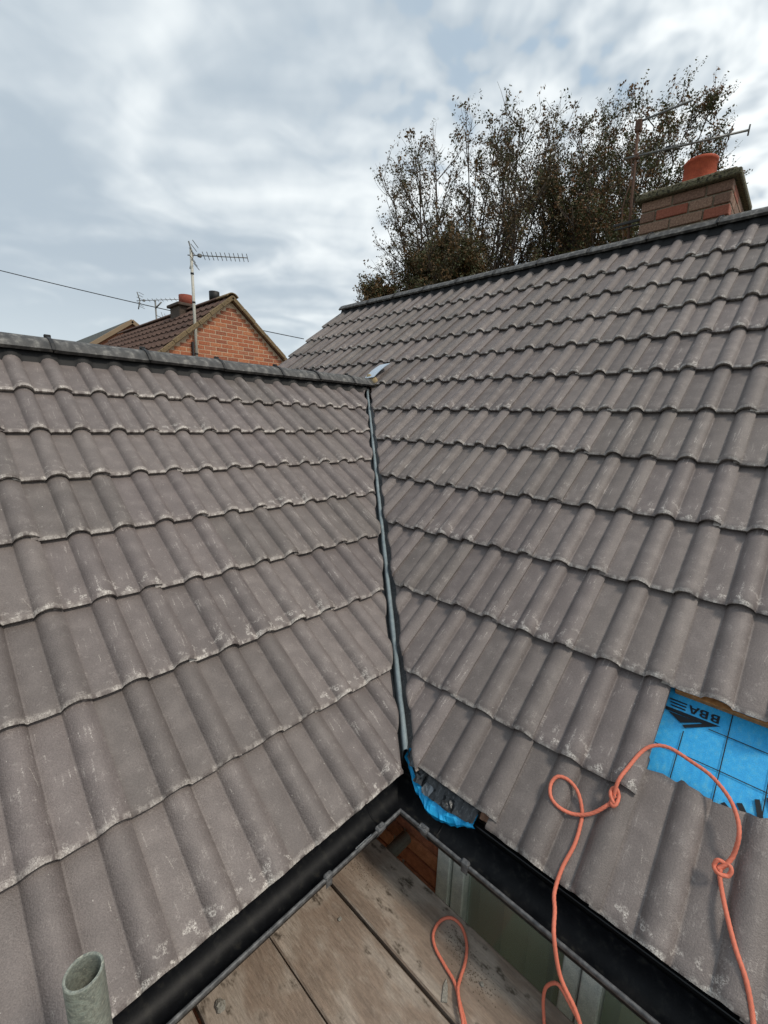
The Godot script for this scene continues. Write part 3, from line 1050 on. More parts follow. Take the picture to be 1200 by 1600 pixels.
func build_chimney(house: Node3D) -> void:
	var ch := Node3D.new()
	ch.name = "chimney"
	house.add_child(ch)
	var mortar := mottled([Color(0.46, 0.42, 0.36), Color(0.58, 0.53, 0.45)], 0.05, 95, 4.0)
	var st := new_st()
	cbox(st, Vector3(-0.31, 2.72, -3.86), Vector3(0.604, 0.70, 0.684), 0.002)
	done("core", st, mortar, ch)
	var red := [mottled([Color(0.50, 0.27, 0.20), Color(0.60, 0.36, 0.28)], 0.06, 96, 4.0), mottled([Color(0.44, 0.33, 0.27), Color(0.60, 0.48, 0.40)], 0.06, 97, 4.0), mottled([Color(0.38, 0.28, 0.23), Color(0.52, 0.40, 0.33)], 0.06, 98, 4.0)]
	var pick := [[1, 2, 2], [2, 0, 1], [1, 1, 0], [1, 2, 0], [2, 1, 1], [1, 1, 2], [2, 0, 1]]
	for j in 7:
		var y := 3.022 - j * 0.084
		var odd := j % 2 == 1
		var spans := [[-0.617, -0.40], [-0.39, -0.175], [-0.165, -0.003]] if not odd else [[-0.617, -0.51], [-0.50, -0.28], [-0.27, -0.12], [-0.11, -0.003]]
		for k in spans.size():
			var l: float = spans[k][1] - spans[k][0]
			var o := add_mesh("brick", box_mesh(Vector3(l, 0.072, 0.1), 0.005), red[pick[j][k % 3]], ch, Vector3((spans[k][0] + spans[k][1]) * 0.5, y, -3.555))
			rng.seed = j * 9 + k
			o.position.z += rng.randf_range(-0.003, 0.003)
		var sp2 := [[-3.72, -3.618], [-3.95, -3.73], [-4.2, -3.96]] if odd else [[-3.83, -3.618], [-4.06, -3.84], [-4.2, -4.07]]
		for k in 3:
			var l: float = sp2[k][1] - sp2[k][0]
			add_mesh("brick", box_mesh(Vector3(0.1, 0.072, l), 0.005), red[(j + k) % 3], ch, Vector3(-0.053, y, (sp2[k][0] + sp2[k][1]) * 0.5))
	# stained render slab
	var slabm := mottled([Color(0.16, 0.15, 0.11), Color(0.32, 0.30, 0.23), Color(0.45, 0.42, 0.33), Color(0.24, 0.25, 0.15)], 0.05, 99, 3.0, 0.95, 1.0)
	st = new_st()
	cbox(st, Vector3(-0.31, 3.085, -3.86), Vector3(0.70, 0.045, 0.80), 0.008)
	cbox(st, Vector3(-0.31, 3.118, -3.86), Vector3(0.64, 0.03, 0.74), 0.012)
	rng.seed = 7
	for i in 90:
		var p := Vector3(rng.randf_range(-0.64, 0.02), 3.105, -3.465 + rng.randf_range(-0.03, 0.003))
		cbox(st, p, Vector3(rng.randf_range(0.01, 0.035), rng.randf_range(0.008, 0.022), rng.randf_range(0.01, 0.02)), 0.004, Basis(Vector3.UP, rng.randf() * 3.0))
	done("coping", st, slabm, ch)
	st = new_st(true)
	var prev := []
	var prof := [[0.118, 3.12], [0.118, 3.19], [0.112, 3.32], [0.119, 3.325], [0.119, 3.345], [0.112, 3.352], [0.096, 3.352], [0.092, 3.3], [0.092, 3.14]]
	for p in prof:
		var ring := []
		for k in 25: ring.append(Vector3(-0.285 + cos(TAU * k / 24.0) * p[0], p[1], -3.75 + sin(TAU * k / 24.0) * p[0]))
		if prev.size() > 0:
			for k in 24: quad(st, prev[k], prev[k + 1], ring[k + 1], ring[k], (ring[k] - Vector3(-0.285, ring[k].y, -3.75)) * (1.0 if p[0] > 0.1 else -1.0))
		prev = ring
	done("chimney_pot", st, mottled([Color(0.62, 0.27, 0.17), Color(0.72, 0.34, 0.22)], 0.03, 101, 2.0), ch)

func build_wing() -> void:
	var wing := thing("house_wing", "lower house wing with unbroken brown tiled roof and black ridge tiles", "house")
	var felt := mat(Color(0.10, 0.10, 0.11), 0.9)
	var st := new_st()
	slab(st, PackedVector2Array([Vector2(-2.7, 0.17), Vector2(0.06, 0.17), Vector2(1.84, 2.66), Vector2(1.84, 2.74), Vector2(-2.7, 2.74)]), -0.135, -0.11)
	var roof := done("roof", st, felt, wing)
	roof.basis = Basis(Vector3.UP, PI / 2) * Basis(Vector3.RIGHT, PITCH_WING)
	var tm := tan(PITCH_MAIN)
	var sl := sin(PITCH_WING)
	var limit := func(x): return (x + 0.013) * tm / sl
	for r in ROWS_WING.size():
		for c in range(-9, 10):
			# seams at z = 0.378 + 0.3 m, so local x = -0.378 - 0.3 m
			var x0 := -0.378 - 0.3 + c * 0.3
			tile_row(roof, x0, ROWS_WING[r], limit, 7000 + r * 50 + c)
	var inv := roof.basis.inverse()
	var top_y := WING_HALF * tan(PITCH_WING) + 0.006
	var ends := []
	for z in [2.7, 2.233, 1.773, 1.313, 0.853, 0.393, -0.069, -0.531, -0.987, -1.33, -1.70, -1.945]: ends.append(-z)
	ridge_run(roof, ends, func(t): return Transform3D(inv, inv * Vector3(-WING_HALF, top_y, -t)), ridge_material(), mat(Color(0.10, 0.10, 0.105), 0.6))
	st = new_st(true)
	ridge_skirt(st, -2.7, 1.9, 2.609, -0.378)
	done("ridge_roll", st, mat(Color(0.05, 0.05, 0.055), 0.7), roof)
	# mortar lump closing the ridge end
	st = new_st(true)
	lump(st, Vector3(-2.20, 1.545, -1.955), Vector3(0.05, 0.05, 0.028), 5, 0.35)
	lump(st, Vector3(-2.255, 1.585, -1.965), Vector3(0.05, 0.035, 0.025), 6, 0.35)
	var mo := done("mortar", st, mottled([Color(0.55, 0.47, 0.33), Color(0.70, 0.63, 0.50)], 0.05, 111, 6.0), wing)
	mo.set_meta("label", "sandy mortar closing the ridge end")
	# back slope
	st = new_st()
	cbox(st, Vector3(0.4, 0, 1.4), Vector3(4.6, 0.06, 2.8), 0.01)
	var bs := done("back_roof", st, mottled([Color(0.30, 0.27, 0.25), Color(0.38, 0.35, 0.33)], 0.05, 45, 2.0), wing)
	bs.transform = Transform3D(Basis(Vector3.UP, -PI / 2) * Basis(Vector3.RIGHT, PITCH_WING), Vector3(-WING_HALF, WING_HALF * tan(PITCH_WING) - 0.09, 0))
	var wall_m := mottled([Color(0.42, 0.22, 0.15), Color(0.52, 0.28, 0.19)], 0.03, 46, 2.0)
	st = new_st()
	cbox(st, Vector3(-0.42, (GROUND - 0.1) * 0.5, 1.25), Vector3(0.16, -GROUND - 0.1, 2.89), 0.002)
	cbox(st, Vector3(-4.2, (GROUND - 0.1) * 0.5, 1.2), Vector3(0.16, -GROUND - 0.1, 2.9), 0.002)
	done("wall", st, wall_m, wing)
	st = new_st()
	slab(st, PackedVector2Array([Vector2(-0.5, GROUND), Vector2(-0.5, 0.1), Vector2(-WING_HALF, 1.4), Vector2(-4.1, 0.1), Vector2(-4.1, GROUND)]), 0.0, 0.15)
	var gw := done("gable_wall", st, wall_m, wing)
	gw.transform = Transform3D(Basis(Vector3(1, 0, 0), Vector3(0, 0, 1), Vector3(0, -1, 0)), Vector3(0, 0, 2.52))
	st = new_st()
	cbox(st, Vector3(-0.189, -0.08, 1.33), Vector3(0.016, 0.12, 2.83), 0.002)
	done("fascia", st, mat(Color(0.05, 0.05, 0.055), 0.45), wing)
	st = new_st()
	cbox(st, Vector3(-0.268, -0.135, 1.33), Vector3(0.14, 0.01, 2.83), 0.001)
	done("soffit", st, mat(Color(0.7, 0.7, 0.68), 0.6), wing)
	gutter(wing, false)

func lump(st: SurfaceTool, c: Vector3, r: Vector3, sd: int, rough: float) -> void:
	var nz := noise(1.3, sd, 3)
	var at := func(i, j):
		var th: float = PI * i / 8.0
		var ph: float = TAU * (j % 12) / 12.0
		var d := Vector3(sin(th) * cos(ph), cos(th), sin(th) * sin(ph))
		return c + d * r * (1.0 + rough * nz.get_noise_3dv(d * 1.5))
	for i in 8:
		for j in 12:
			var a: Vector3 = at.call(i, j)
			quad(st, a, at.call(i, j + 1), at.call(i + 1, j + 1), at.call(i + 1, j), a + at.call(i + 1, j + 1) - 2.0 * c)

# ---------------------------------------------------------------- scaffold
func wood_material(sd: int) -> StandardMaterial3D:
	const W := 768
	const H := 96
	var grain := noise(0.05, sd, 4).get_image(W, H * 4).get_data()
	var stain := noise(0.012, sd + 1, 5).get_image(W, H).get_data()
	var spot := noise(0.05, sd + 2, 5).get_image(W, H).get_data()
	var fine := noise(0.4, sd + 3, 2).get_image(W, H).get_data()
	var img := Image.create(W, H, false, Image.FORMAT_RGB8)
	for y in H:
		for x in W:
			var g := grain[((y * 4) % (H * 4)) * W + x / 24] / 255.0
			var s := stain[y * W + x] / 255.0
			var p := spot[y * W + x] / 255.0
			var f := fine[y * W + x] / 255.0
			var t := 0.80 + 0.16 * g + 0.10 * f + 0.20 * (s - 0.5)
			var c := Vector3(0.555, 0.485, 0.425).lerp(Vector3(0.60, 0.55, 0.50), smooth(0.4, 0.7, s)) * t
			c = c.lerp(Vector3(0.26, 0.225, 0.185), smooth(0.58, 0.80, p) * smooth(0.52, 0.66, s) * smooth(0.3, 0.7, f * 0.5 + g * 0.5))
			c = c.lerp(Vector3(0.66, 0.63, 0.59), smooth(0.60, 0.85, 1.0 - p) * 0.35 * f)
			img.set_pixel(x, y, Color(c.x, c.y, c.z))
	var m := StandardMaterial3D.new()
	m.albedo_texture = ImageTexture.create_from_image(img)
	m.roughness = 0.9
	m.uv1_scale = Vector3(1.0 / 3.0, 1.0 / 0.225, 1)
	m.uv1_offset = Vector3(0.5, 0.5, 0)
	m.normal_enabled = true
	m.normal_texture = grain_normal
	m.normal_scale = 0.4
	return m

func build_scaffold() -> void:
	var zs := [[-0.053, 0.165], [0.1725, 0.3925], [0.4015, 0.618], [0.628, 0.832]]
	var labels := ["muddy scaffold board along the window wall, under a rope loop", "scaffold board second from the window wall", "scaffold board third from the window wall, stone chip on it", "outermost scaffold board beside the upright tube"]
	for i in 4:
		var st := new_st()
		var w: float = zs[i][1] - zs[i][0]
		cbox(st, Vector3.ZERO, Vector3(2.9, 0.038, w), 0.004)
		var b := done("scaffold_board" if i == 0 else "scaffold_board_%03d" % i, st, wood_material(120 + i * 7))
		b.position = Vector3(1.18 - 0.012 * i, -0.319 - 0.0015 * (i % 2), (zs[i][0] + zs[i][1]) * 0.5)
		b.rotation.y = [0.0, 0.002, -0.0015, 0.0][i]
		tag(b, labels[i], "scaffold board", "scaffold boards under the eaves")
	var galv := mottled([Color(0.47, 0.50, 0.47), Color(0.58, 0.60, 0.56), Color(0.51, 0.52, 0.48), Color(0.42, 0.44, 0.42), Color(0.66, 0.66, 0.60)], 0.05, 131, 6.0, 0.5, 0.4)
	# upright
	var up := thing("scaffold_upright", "upright galvanised scaffold tube with open top beside the wing gutter", "scaffold tube", Vector3(0.103, GROUND, 0.866))
	var h := 0.465 - GROUND
	var st := new_st(true)
	var prof := [[0.0242, 0.0], [0.0242, h - 0.0015], [0.0234, h], [0.0208, h], [0.0202, h - 0.0015], [0.0202, 0.0]]
	for i in 5:
		st.set_smooth_group(i)
		for k in 28:
			var a := TAU * k / 28.0
			var b := TAU * (k + 1) / 28.0
			var d := Vector3(cos(a), 0, sin(a))
			var e := Vector3(cos(b), 0, sin(b))
			var p: Array = prof[i]
			var q: Array = prof[i + 1]
			quad(st, d * p[0] + Vector3(0, p[1], 0), e * p[0] + Vector3(0, p[1], 0), e * q[0] + Vector3(0, q[1], 0), d * q[0] + Vector3(0, q[1], 0), Vector3.UP if i in [1, 2, 3] else d * (1.0 if i == 0 else -1.0))
	done("tube", st, galv, up)
	st = new_st()
	cbox(st, Vector3(0, 0.004, 0), Vector3(0.15, 0.008, 0.15), 0.001)
	done("base_plate", st, galv, up)
	# transoms under the boards
	var tl := ["scaffold transom tube under the board ends by the gutter corner", "scaffold transom tube under the middle of the boards", "scaffold transom tube under the far ends of the boards"]
	var tx := [-0.171, 0.75, 2.3]
	for i in 3:
		st = new_st(true)
		tube(st, [Vector3(0, 0, -0.18), Vector3(0, 0, 1.15)], 0.0242, 16)
		var t := done("scaffold_transom" if i == 0 else "scaffold_transom_%03d" % i, st, galv)
		t.position = Vector3(tx[i], -0.365, 0)
		tag(t, tl[i], "scaffold tube", "scaffold transoms under the boards")
	var up2 := up.duplicate()
	up2.name = "scaffold_upright_001"
	add_child(up2)
	up2.position = Vector3(2.25, GROUND, 0.866)
	up2.set_meta("label", "upright galvanised scaffold tube at the far end of the boards")
	var lg := new_st(true)
	tube(lg, [Vector3(-0.3, -0.4135, 0.818), Vector3(2.5, -0.4135, 0.818)], 0.0242, 16)
	var l := done("scaffold_ledger", lg, galv)
	tag(l, "long scaffold ledger tube carrying the transoms", "scaffold tube")

# ---------------------------------------------------------------- neighbours
func far_roof(parent: Node3D, length: float, slope: float, pitch: float, apex: Vector3, m: Material, courses: int) -> void:
	# tile courses on the slope facing +z, running back along -x from the gable
	for c in courses:
		var st := new_st(true)
		var s0 := 0.10 + c * slope / courses
		var s1 := s0 + slope / courses + 0.03
		var n := int(length / 0.05)
		var prof := func(i): return 0.03 * maxf(0.0, sin(i * TAU / 5.0)) + 0.0
		for i in n:
			var xa := -i * 0.05 + 0.06
			var xb := -(i + 1) * 0.05 + 0.06
			var ha: float = prof.call(i)
			var hb: float = prof.call(i + 1)
			st.set_smooth_group(0)
			quad(st, Vector3(xa, ha, s0), Vector3(xb, hb, s0), Vector3(xb, hb + 0.035, s1), Vector3(xa, ha + 0.035, s1), Vector3.UP)
			st.set_smooth_group(1)
			quad(st, Vector3(xa, ha + 0.035, s1), Vector3(xb, hb + 0.035, s1), Vector3(xb, hb * 0.2 - 0.005, s1 - 0.004), Vector3(xa, ha * 0.2 - 0.005, s1 - 0.004), Vector3(0, 0, 1))
		var o := done("tile_course", st, m, parent)
		o.transform = Transform3D(Basis(Vector3.RIGHT, pitch), apex)

func build_neighbours() -> void:
	var A := Vector3(-7.65, 3.42, -3.49)
	var pitch := deg_to_rad(40.0)
	var tp := tan(pitch)
	var half := 3.2
	var h := thing("brick_house", "orange brick gable house with brown tiles, chimney and white aerial pole", "house")
	var mortar := mottled([Color(0.74, 0.64, 0.53), Color(0.80, 0.72, 0.62)], 0.04, 141, 2.0)
	var st := new_st()
	slab(st, PackedVector2Array([Vector2(A.z - half, GROUND), Vector2(A.z - half, A.y - half * tp - 0.06), Vector2(A.z, A.y - 0.06), Vector2(A.z + half, A.y - half * tp - 0.06), Vector2(A.z + half, GROUND)]), -0.2, 0.0)
	var w := done("gable_wall", st, mortar, h)
	w.transform = Transform3D(Basis(Vector3(0, 0, 1), Vector3(1, 0, 0), Vector3(0, -1, 0)), Vector3(A.x, 0, 0))
	var full := box_mesh(Vector3(0.02, 0.062, 1.0), 0.002)
	for j in 21:
		var y := A.y - 0.16 - j * 0.075
		var reach := (A.y - 0.10 - y - 0.033) / tp
		var z := A.z - 3.6 + (0.1125 if j % 2 == 1 else 0.0)
		while z < A.z + reach:
			var a := maxf(z, A.z - reach)
			var b := minf(z + 0.211, A.z + reach)
			if b - a > 0.04 and a < A.z + 1.75 and b > A.z - 1.75:
				rng.seed = int(z * 1000) + j * 7919
				var o := add_mesh("brick", full, brick_mats[rng.randi() % 4], w)
				o.transform = w.transform.affine_inverse() * Transform3D(Basis.from_scale(Vector3(1, 1, b - a)), Vector3(A.x - 0.006 + rng.randf_range(-0.0015, 0.0015), y, (a + b) * 0.5))
			z += 0.225
	var roofm := mottled([Color(0.24, 0.17, 0.14), Color(0.34, 0.25, 0.21), Color(0.40, 0.31, 0.26)], 0.05, 142, 1.2, 0.9, 0.5)
	far_roof(h, 6.6, 4.0, pitch, A, roofm, 13)
	st = new_st()
	cbox(st, Vector3(-3.3, -0.035, -2.1), Vector3(6.7, 0.05, 4.2), 0.01)
	var br := done("back_roof", st, roofm, h)
	br.transform = Transform3D(Basis(Vector3.RIGHT, -pitch), A)
	# cement verges and ridge
	var verge := mottled([Color(0.40, 0.33, 0.24), Color(0.55, 0.47, 0.36), Color(0.33, 0.30, 0.22)], 0.05, 143, 2.0, 0.95, 0.8)
	for s in [-1, 1]:
		st = new_st()
		for k in 14:
			cbox(st, Vector3(0.06, -0.02 + 0.006 * sin(k * 2.1), s * (0.15 + k * 0.3)), Vector3(0.09, 0.075, 0.296), 0.008)
		var v := done("verge", st, verge, h)
		v.transform = Transform3D(Basis(Vector3.RIGHT, pitch * s), A)
	for k in 14:
		var o := add_mesh("ridge_tile", make_ridge_mesh(0.46, 200 + k % 3), verge if k == 0 else roofm, h)
		o.transform = Transform3D(Basis(Vector3.UP, PI / 2), A + Vector3(0.1 - k * 0.47, 0.06, 0))
	# side wall facing us under the eaves and chimney
	st = new_st()
	cbox(st, Vector3(A.x - 3.3, (GROUND + 0.7) * 0.5, A.z + half - 0.1), Vector3(6.3, 0.6 - GROUND, 0.15), 0.003)
	done("wall", st, brick_mats[0], h)
	st = new_st()
	cbox(st, Vector3(A.x - 2.0, A.y - 0.25, A.z + 0.05), Vector3(0.5, 0.62, 0.4), 0.01)
	cbox(st, Vector3(A.x - 2.0, A.y + 0.09, A.z + 0.05), Vector3(0.62, 0.06, 0.5), 0.01)
	done("chimney", st, mottled([Color(0.26, 0.22, 0.19), Color(0.36, 0.30, 0.26)], 0.05, 144, 2.0), h)
	st = new_st(true)
	tube(st, [A + Vector3(-1.85, 0.1, 0.05), A + Vector3(-1.85, 0.30, 0.05)], 0.15, 14)
	done("chimney_pot", st, mottled([Color(0.48, 0.22, 0.16), Color(0.58, 0.32, 0.25)], 0.05, 145, 2.0), h)
	st = new_st(true)
	tube(st, [A + Vector3(-0.75, 0.05, -0.05), A + Vector3(-0.75, 0.22, -0.05)], 0.10, 14)
	done("flue", st, mat(Color(0.07, 0.07, 0.07), 0.6), h)
	# further house
	var B := Vector3(-20.2, 4.91, -5.7)
	var h2 := thing("distant_house", "distant brick gable with grey roof beyond the wing ridge", "house")
	var p2 := deg_to_rad(36.0)
	st = new_st()
	slab(st, PackedVector2Array([Vector2(B.z - 4, GROUND), Vector2(B.z - 4, B.y - 4 * tan(p2)), Vector2(B.z, B.y - 0.05), Vector2(B.z + 4, B.y - 4 * tan(p2)), Vector2(B.z + 4, GROUND)]), -0.2, 0.0)
	var w2 := done("gable_wall", st, mottled([Color(0.50, 0.30, 0.21), Color(0.60, 0.40, 0.30)], 0.08, 146, 2.0), h2)
	w2.transform = Transform3D(Basis(Vector3(0, 0, 1), Vector3(1, 0, 0), Vector3(0, -1, 0)), Vector3(B.x, 0, 0))
	var r2 := mottled([Color(0.24, 0.25, 0.24), Color(0.33, 0.33, 0.31)], 0.05, 147, 0.8)
	for s in [-1, 1]:
		st = new_st()
		cbox(st, Vector3(-4.4, 0.0, s * 2.55), Vector3(9.0, 0.08, 5.1), 0.02)
		var ro := done("roof", st, r2, h2)
		ro.transform = Transform3D(Basis(Vector3.RIGHT, p2 * s), B + Vector3(0.03, 0, 0))
		st = new_st()
		cbox(st, Vector3(0.13, -0.03, s * 2.5), Vector3(0.04, 0.16, 5.0), 0.01)
		var vb := done("bargeboard", st, mat(Color(0.55, 0.47, 0.38), 0.8), h2)
		vb.transform = Transform3D(Basis(Vector3.RIGHT, p2 * s), B)

# ---------------------------------------------------------------- trees
func build_trees() -> void:
	make_sprigs()
	var bark := mottled([Color(0.20, 0.16, 0.13), Color(0.30, 0.25, 0.21)], 0.05, 151, 1.5)
	var leafm := func(c: Color):
		var m := mat(c, 0.7)
		m.backlight_enabled = true
		m.backlight = Color(c.r * 0.5, c.g * 0.5, c.b * 0.35)
		m.cull_mode = BaseMaterial3D.CULL_DISABLED
		return m
	var brown := [leafm.call(Color(0.28, 0.24, 0.14)), leafm.call(Color(0.27, 0.28, 0.15)), leafm.call(Color(0.38, 0.28, 0.15))]
	var green := [leafm.call(Color(0.25, 0.27, 0.14)), leafm.call(Color(0.30, 0.29, 0.15)), leafm.call(Color(0.40, 0.27, 0.14))]
	make_tree("tall_tree", "tall half-bare tree with upright twiggy branches behind the main roof", Vector3(-8.7, GROUND, -13.6), 4.6, 36, 10.5, 0.66, 0.03, 8, 4, bark, brown, 21, Vector3(0, 8.2, 0), Vector3(4.3, 5.6, 4.3), 0.0, 0.6)
	make_tree("tall_tree", "tall leafy tree with rusty leaves behind the chimney aerial", Vector3(-5.2, GROUND, -17.0), 5.5, 32, 11.0, 0.60, 0.03, 8, 6, bark, green, 34, Vector3(0, 9.3, 0), Vector3(3.5, 5.5, 3.5), 0.0, 0.3)
	make_tree("tall_tree", "slimmer sparse tree filling the gap between the two tallest trees", Vector3(-7.2, GROUND, -16.2), 5.0, 22, 10.5, 0.55, 0.03, 7, 4, bark, green, 57, Vector3(0, 8.4, 0), Vector3(2.8, 5.2, 2.8), 0.0, 0.5)
	make_tree("weeping_tree", "lower dense brown tree with drooping branches above the roof verge", Vector3(-8.9, GROUND, -11.1), 5.8, 12, 4.0, 0.9, -0.02, 9, 14, bark, brown, 45, Vector3(0, 7.4, 0), Vector3(2.4, 2.5, 2.4), 0.10, 0.0)

# ---------------------------------------------------------------- aerials and wire
func build_aerials() -> void:
	var galv := mottled([Color(0.66, 0.65, 0.61), Color(0.78, 0.77, 0.73)], 0.05, 161, 3.0, 0.5, 0.0)
	var alu := mat(Color(0.45, 0.45, 0.44), 0.5, 0.4)
	var dark := mat(Color(0.16, 0.16, 0.17), 0.6)
	# white pole against the brick gable
	var a := thing("tv_aerial", "tall white aerial pole bracketed to the orange brick gable", "aerial", Vector3(-7.58, 2.0, -2.75))
	var st := new_st(true)
	tube(st, [Vector3(0, -0.1, 0), Vector3(0, 2.02, 0)], 0.025, 10)
	done("pole", st, galv, a)
	for y in [0.28, 0.75, 1.15, 1.62]:
		st = new_st(true)
		tube(st, [Vector3(0, y, 0), Vector3(0, y + 0.03, 0)], 0.029, 10)
		done("tape_band", st, dark, a)
	st = new_st()
	cbox(st, Vector3(-0.03, 0.35, 0.05), Vector3(0.05, 0.3, 0.03), 0.003)
	cbox(st, Vector3(-0.02, 0.22, 0.0), Vector3(0.09, 0.03, 0.12), 0.003)
	done("bracket", st, dark, a)
	yagi(a, Vector3(0, 1.93, 0), Vector3(0.62, 0.03, -0.78).normalized(), 0.95, 11, 0.11, alu, true)
	# aerial on a far chimney
	var b := thing("tv_aerial", "small grey aerial on a thin mast behind the brown neighbouring roof", "aerial", Vector3(-12.8, 3.3, -4.0))
	st = new_st(true)
	tube(st, [Vector3(0, -1.0, 0), Vector3(0, 0.95, 0)], 0.022, 8)
	done("pole", st, alu, b)
	st = new_st(true)
	tube(st, [Vector3(-0.05, 0.80, -0.03), Vector3(0.02, 0.74, 0.0), Vector3(0.12, 0.90, -0.12)], 0.02, 6)
	done("clamp", st, alu, b)
	yagi(b, Vector3(-0.35, 0.92, 0.3), Vector3(0.74, 0.06, -0.7).normalized(), 1.25, 9, 0.08, alu, true)
	var c := thing("tv_aerial", "tilted grid aerial low behind the brown neighbouring roof", "aerial", Vector3(-12.0, 3.3, -4.0))
	st = new_st(true)
	tube(st, [Vector3(0, -0.8, 0), Vector3(0, 0.30, 0)], 0.02, 8)
	done("pole", st, alu, c)
	yagi(c, Vector3(-0.2, 0.42, 0.16), Vector3(0.7, -0.35, -0.6).normalized(), 0.6, 6, 0.16, alu, false)
	# rusty mast strapped to the chimney
	var m := thing("tv_aerial", "rusty aerial mast with two arms strapped to the chimney", "aerial", Vector3(-0.745, 2.55, -3.62))
	var rust := mottled([Color(0.30, 0.20, 0.15), Color(0.42, 0.29, 0.22), Color(0.36, 0.31, 0.27)], 0.05, 162, 4.0)
	st = new_st(true)
	tube(st, [Vector3(0.03, 0, 0), Vector3(-0.02, 1.22, 0)], 0.011, 10)
	done("mast", st, rust, m)
	st = new_st(true)
	tube(st, [Vector3(-0.03, 1.20, 0), Vector3(0.37, 1.195, 0.02)], 0.009, 8)
	done("arm", st, alu, m)
	st = new_st()
	cbox(st, Vector3(-0.015, 1.17, 0), Vector3(0.05, 0.09, 0.04), 0.006)
	cbox(st, Vector3(-0.005, 0.935, 0.0), Vector3(0.05, 0.04, 0.045), 0.006)
	done("clamp", st, rust, m)
	yagi(m, Vector3(-0.02, 0.935, 0.02), Vector3(0.74, 0.0, -0.18).normalized(), 0.78, 6, 0.035, alu, false)
	st = new_st()
	cbox(st, Vector3(0.22, 0.945, -0.06), Vector3(0.045, 0.04, 0.03), 0.005)
	done("junction_box", st, dark, m)
	st = new_st()
	cbox(st, Vector3(0.05, 0.42, 0.03), Vector3(0.32, 0.022, 0.012), 0.003)
	cbox(st, Vector3(0.05, 0.385, 0.03), Vector3(0.30, 0.012, 0.012), 0.003)
	cbox(st, Vector3(0.21, 0.40, 0.06), Vector3(0.035, 0.05, 0.06), 0.006)
	done("bracket", st, mat(Color(0.20, 0.19, 0.18), 0.7), m)
	st = new_st(true)
	var cable := []
	for i in 12: cable.append(Vector3(-0.035 + 0.02 * sin(i * 0.9), 0.93 - i * 0.075, 0.02))
	tube(st, cable, 0.005, 5)
	done("cable", st, rust, m)
	# telephone wire
	st = new_st(true)
	var pts := []
	var p0 := Vector3(-28.0, 8.2, 5.0)
	var p1 := Vector3(-14.5, 4.3, -10.2)
	for i in 25:
		var f := i / 24.0
		pts.append(p0.lerp(p1, f) + Vector3(0, -0.9 * f * (1.0 - f), 0))
	tube(st, pts, 0.016, 5)
	var wire := done("telephone_wire", st, mat(Color(0.14, 0.14, 0.15), 0.7))
	tag(wire, "thin dark telephone wire crossing the sky behind the brick house", "wire")

func yagi(parent: Node3D, at: Vector3, dir: Vector3, length: float, count: int, half: float, m: Material, reflector: bool) -> void:
	var st := new_st(true)
	tube(st, [at - dir * 0.06, at + dir * length], 0.008, 6)
	done("boom", st, m, parent)
	var side := dir.cross(Vector3.UP).normalized()
	for i in count:
		var p: Vector3 = at + dir * length * (0.22 + 0.78 * i / (count - 1.0))
		st = new_st(true)
		var e := (side * 0.55 + Vector3.UP * 0.83) if not reflector else (side * 0.9 + Vector3.UP * 0.3)
		tube(st, [p - e * half, p + e * half], 0.006, 5)
		done("element", st, m, parent)
	if reflector:
		for s in [-1, 1]:
			for k in 3:
				st = new_st(true)
				var p: Vector3 = at + dir * (0.02 + 0.03 * k) + Vector3.UP * s * (0.06 + 0.06 * k)
				tube(st, [p - side * half * 1.6, p + side * half * 1.6], 0.006, 5)
				done("reflector_rod", st, m, parent)
			st = new_st(true)
			tube(st, [at + dir * 0.03, at - dir * 0.03 + Vector3.UP * s * 0.22], 0.014, 6)
			done("reflector_arm", st, m, parent)
		st = new_st()
		cbox(st, at + dir * 0.14, Vector3(0.06, 0.05, 0.06), 0.006)
		done("feed_box", st, m, parent)

# ---------------------------------------------------------------- ropes
func smooth_path(pts: Array, per := 6) -> Array:
	var c := Curve3D.new()
	for i in pts.size():
		var t := Vector3.ZERO
		if i > 0 and i < pts.size() - 1: t = (pts[i + 1] - pts[i - 1]) / 6.0
		c.add_point(pts[i], -t, t)
	var out := []
	for i in (pts.size() - 1) * per + 1:
		var k := i / per
		out.append(c.sample(k, float(i % per) / per) if k < pts.size() - 1 else pts[-1])
	return out

func rope_material() -> StandardMaterial3D:
	var img := Image.create(64, 64, false, Image.FORMAT_RGB8)
	for y in 64:
		for x in 64:
			var w := 0.5 + 0.5 * sin((x * 3 + y * 2) * TAU / 64.0 * 2.0)
			var v := 0.5 + 0.5 * sin((x * 3 - y * 2) * TAU / 64.0 * 2.0)
			var t := 0.80 + 0.20 * w * v
			img.set_pixel(x, y, Color(0.96 * t, 0.53 * t, 0.42 * t))
	var m := StandardMaterial3D.new()
	m.albedo_texture = ImageTexture.create_from_image(img)
	m.uv1_scale = Vector3(2, 60, 1)
	m.roughness = 0.75
	return m

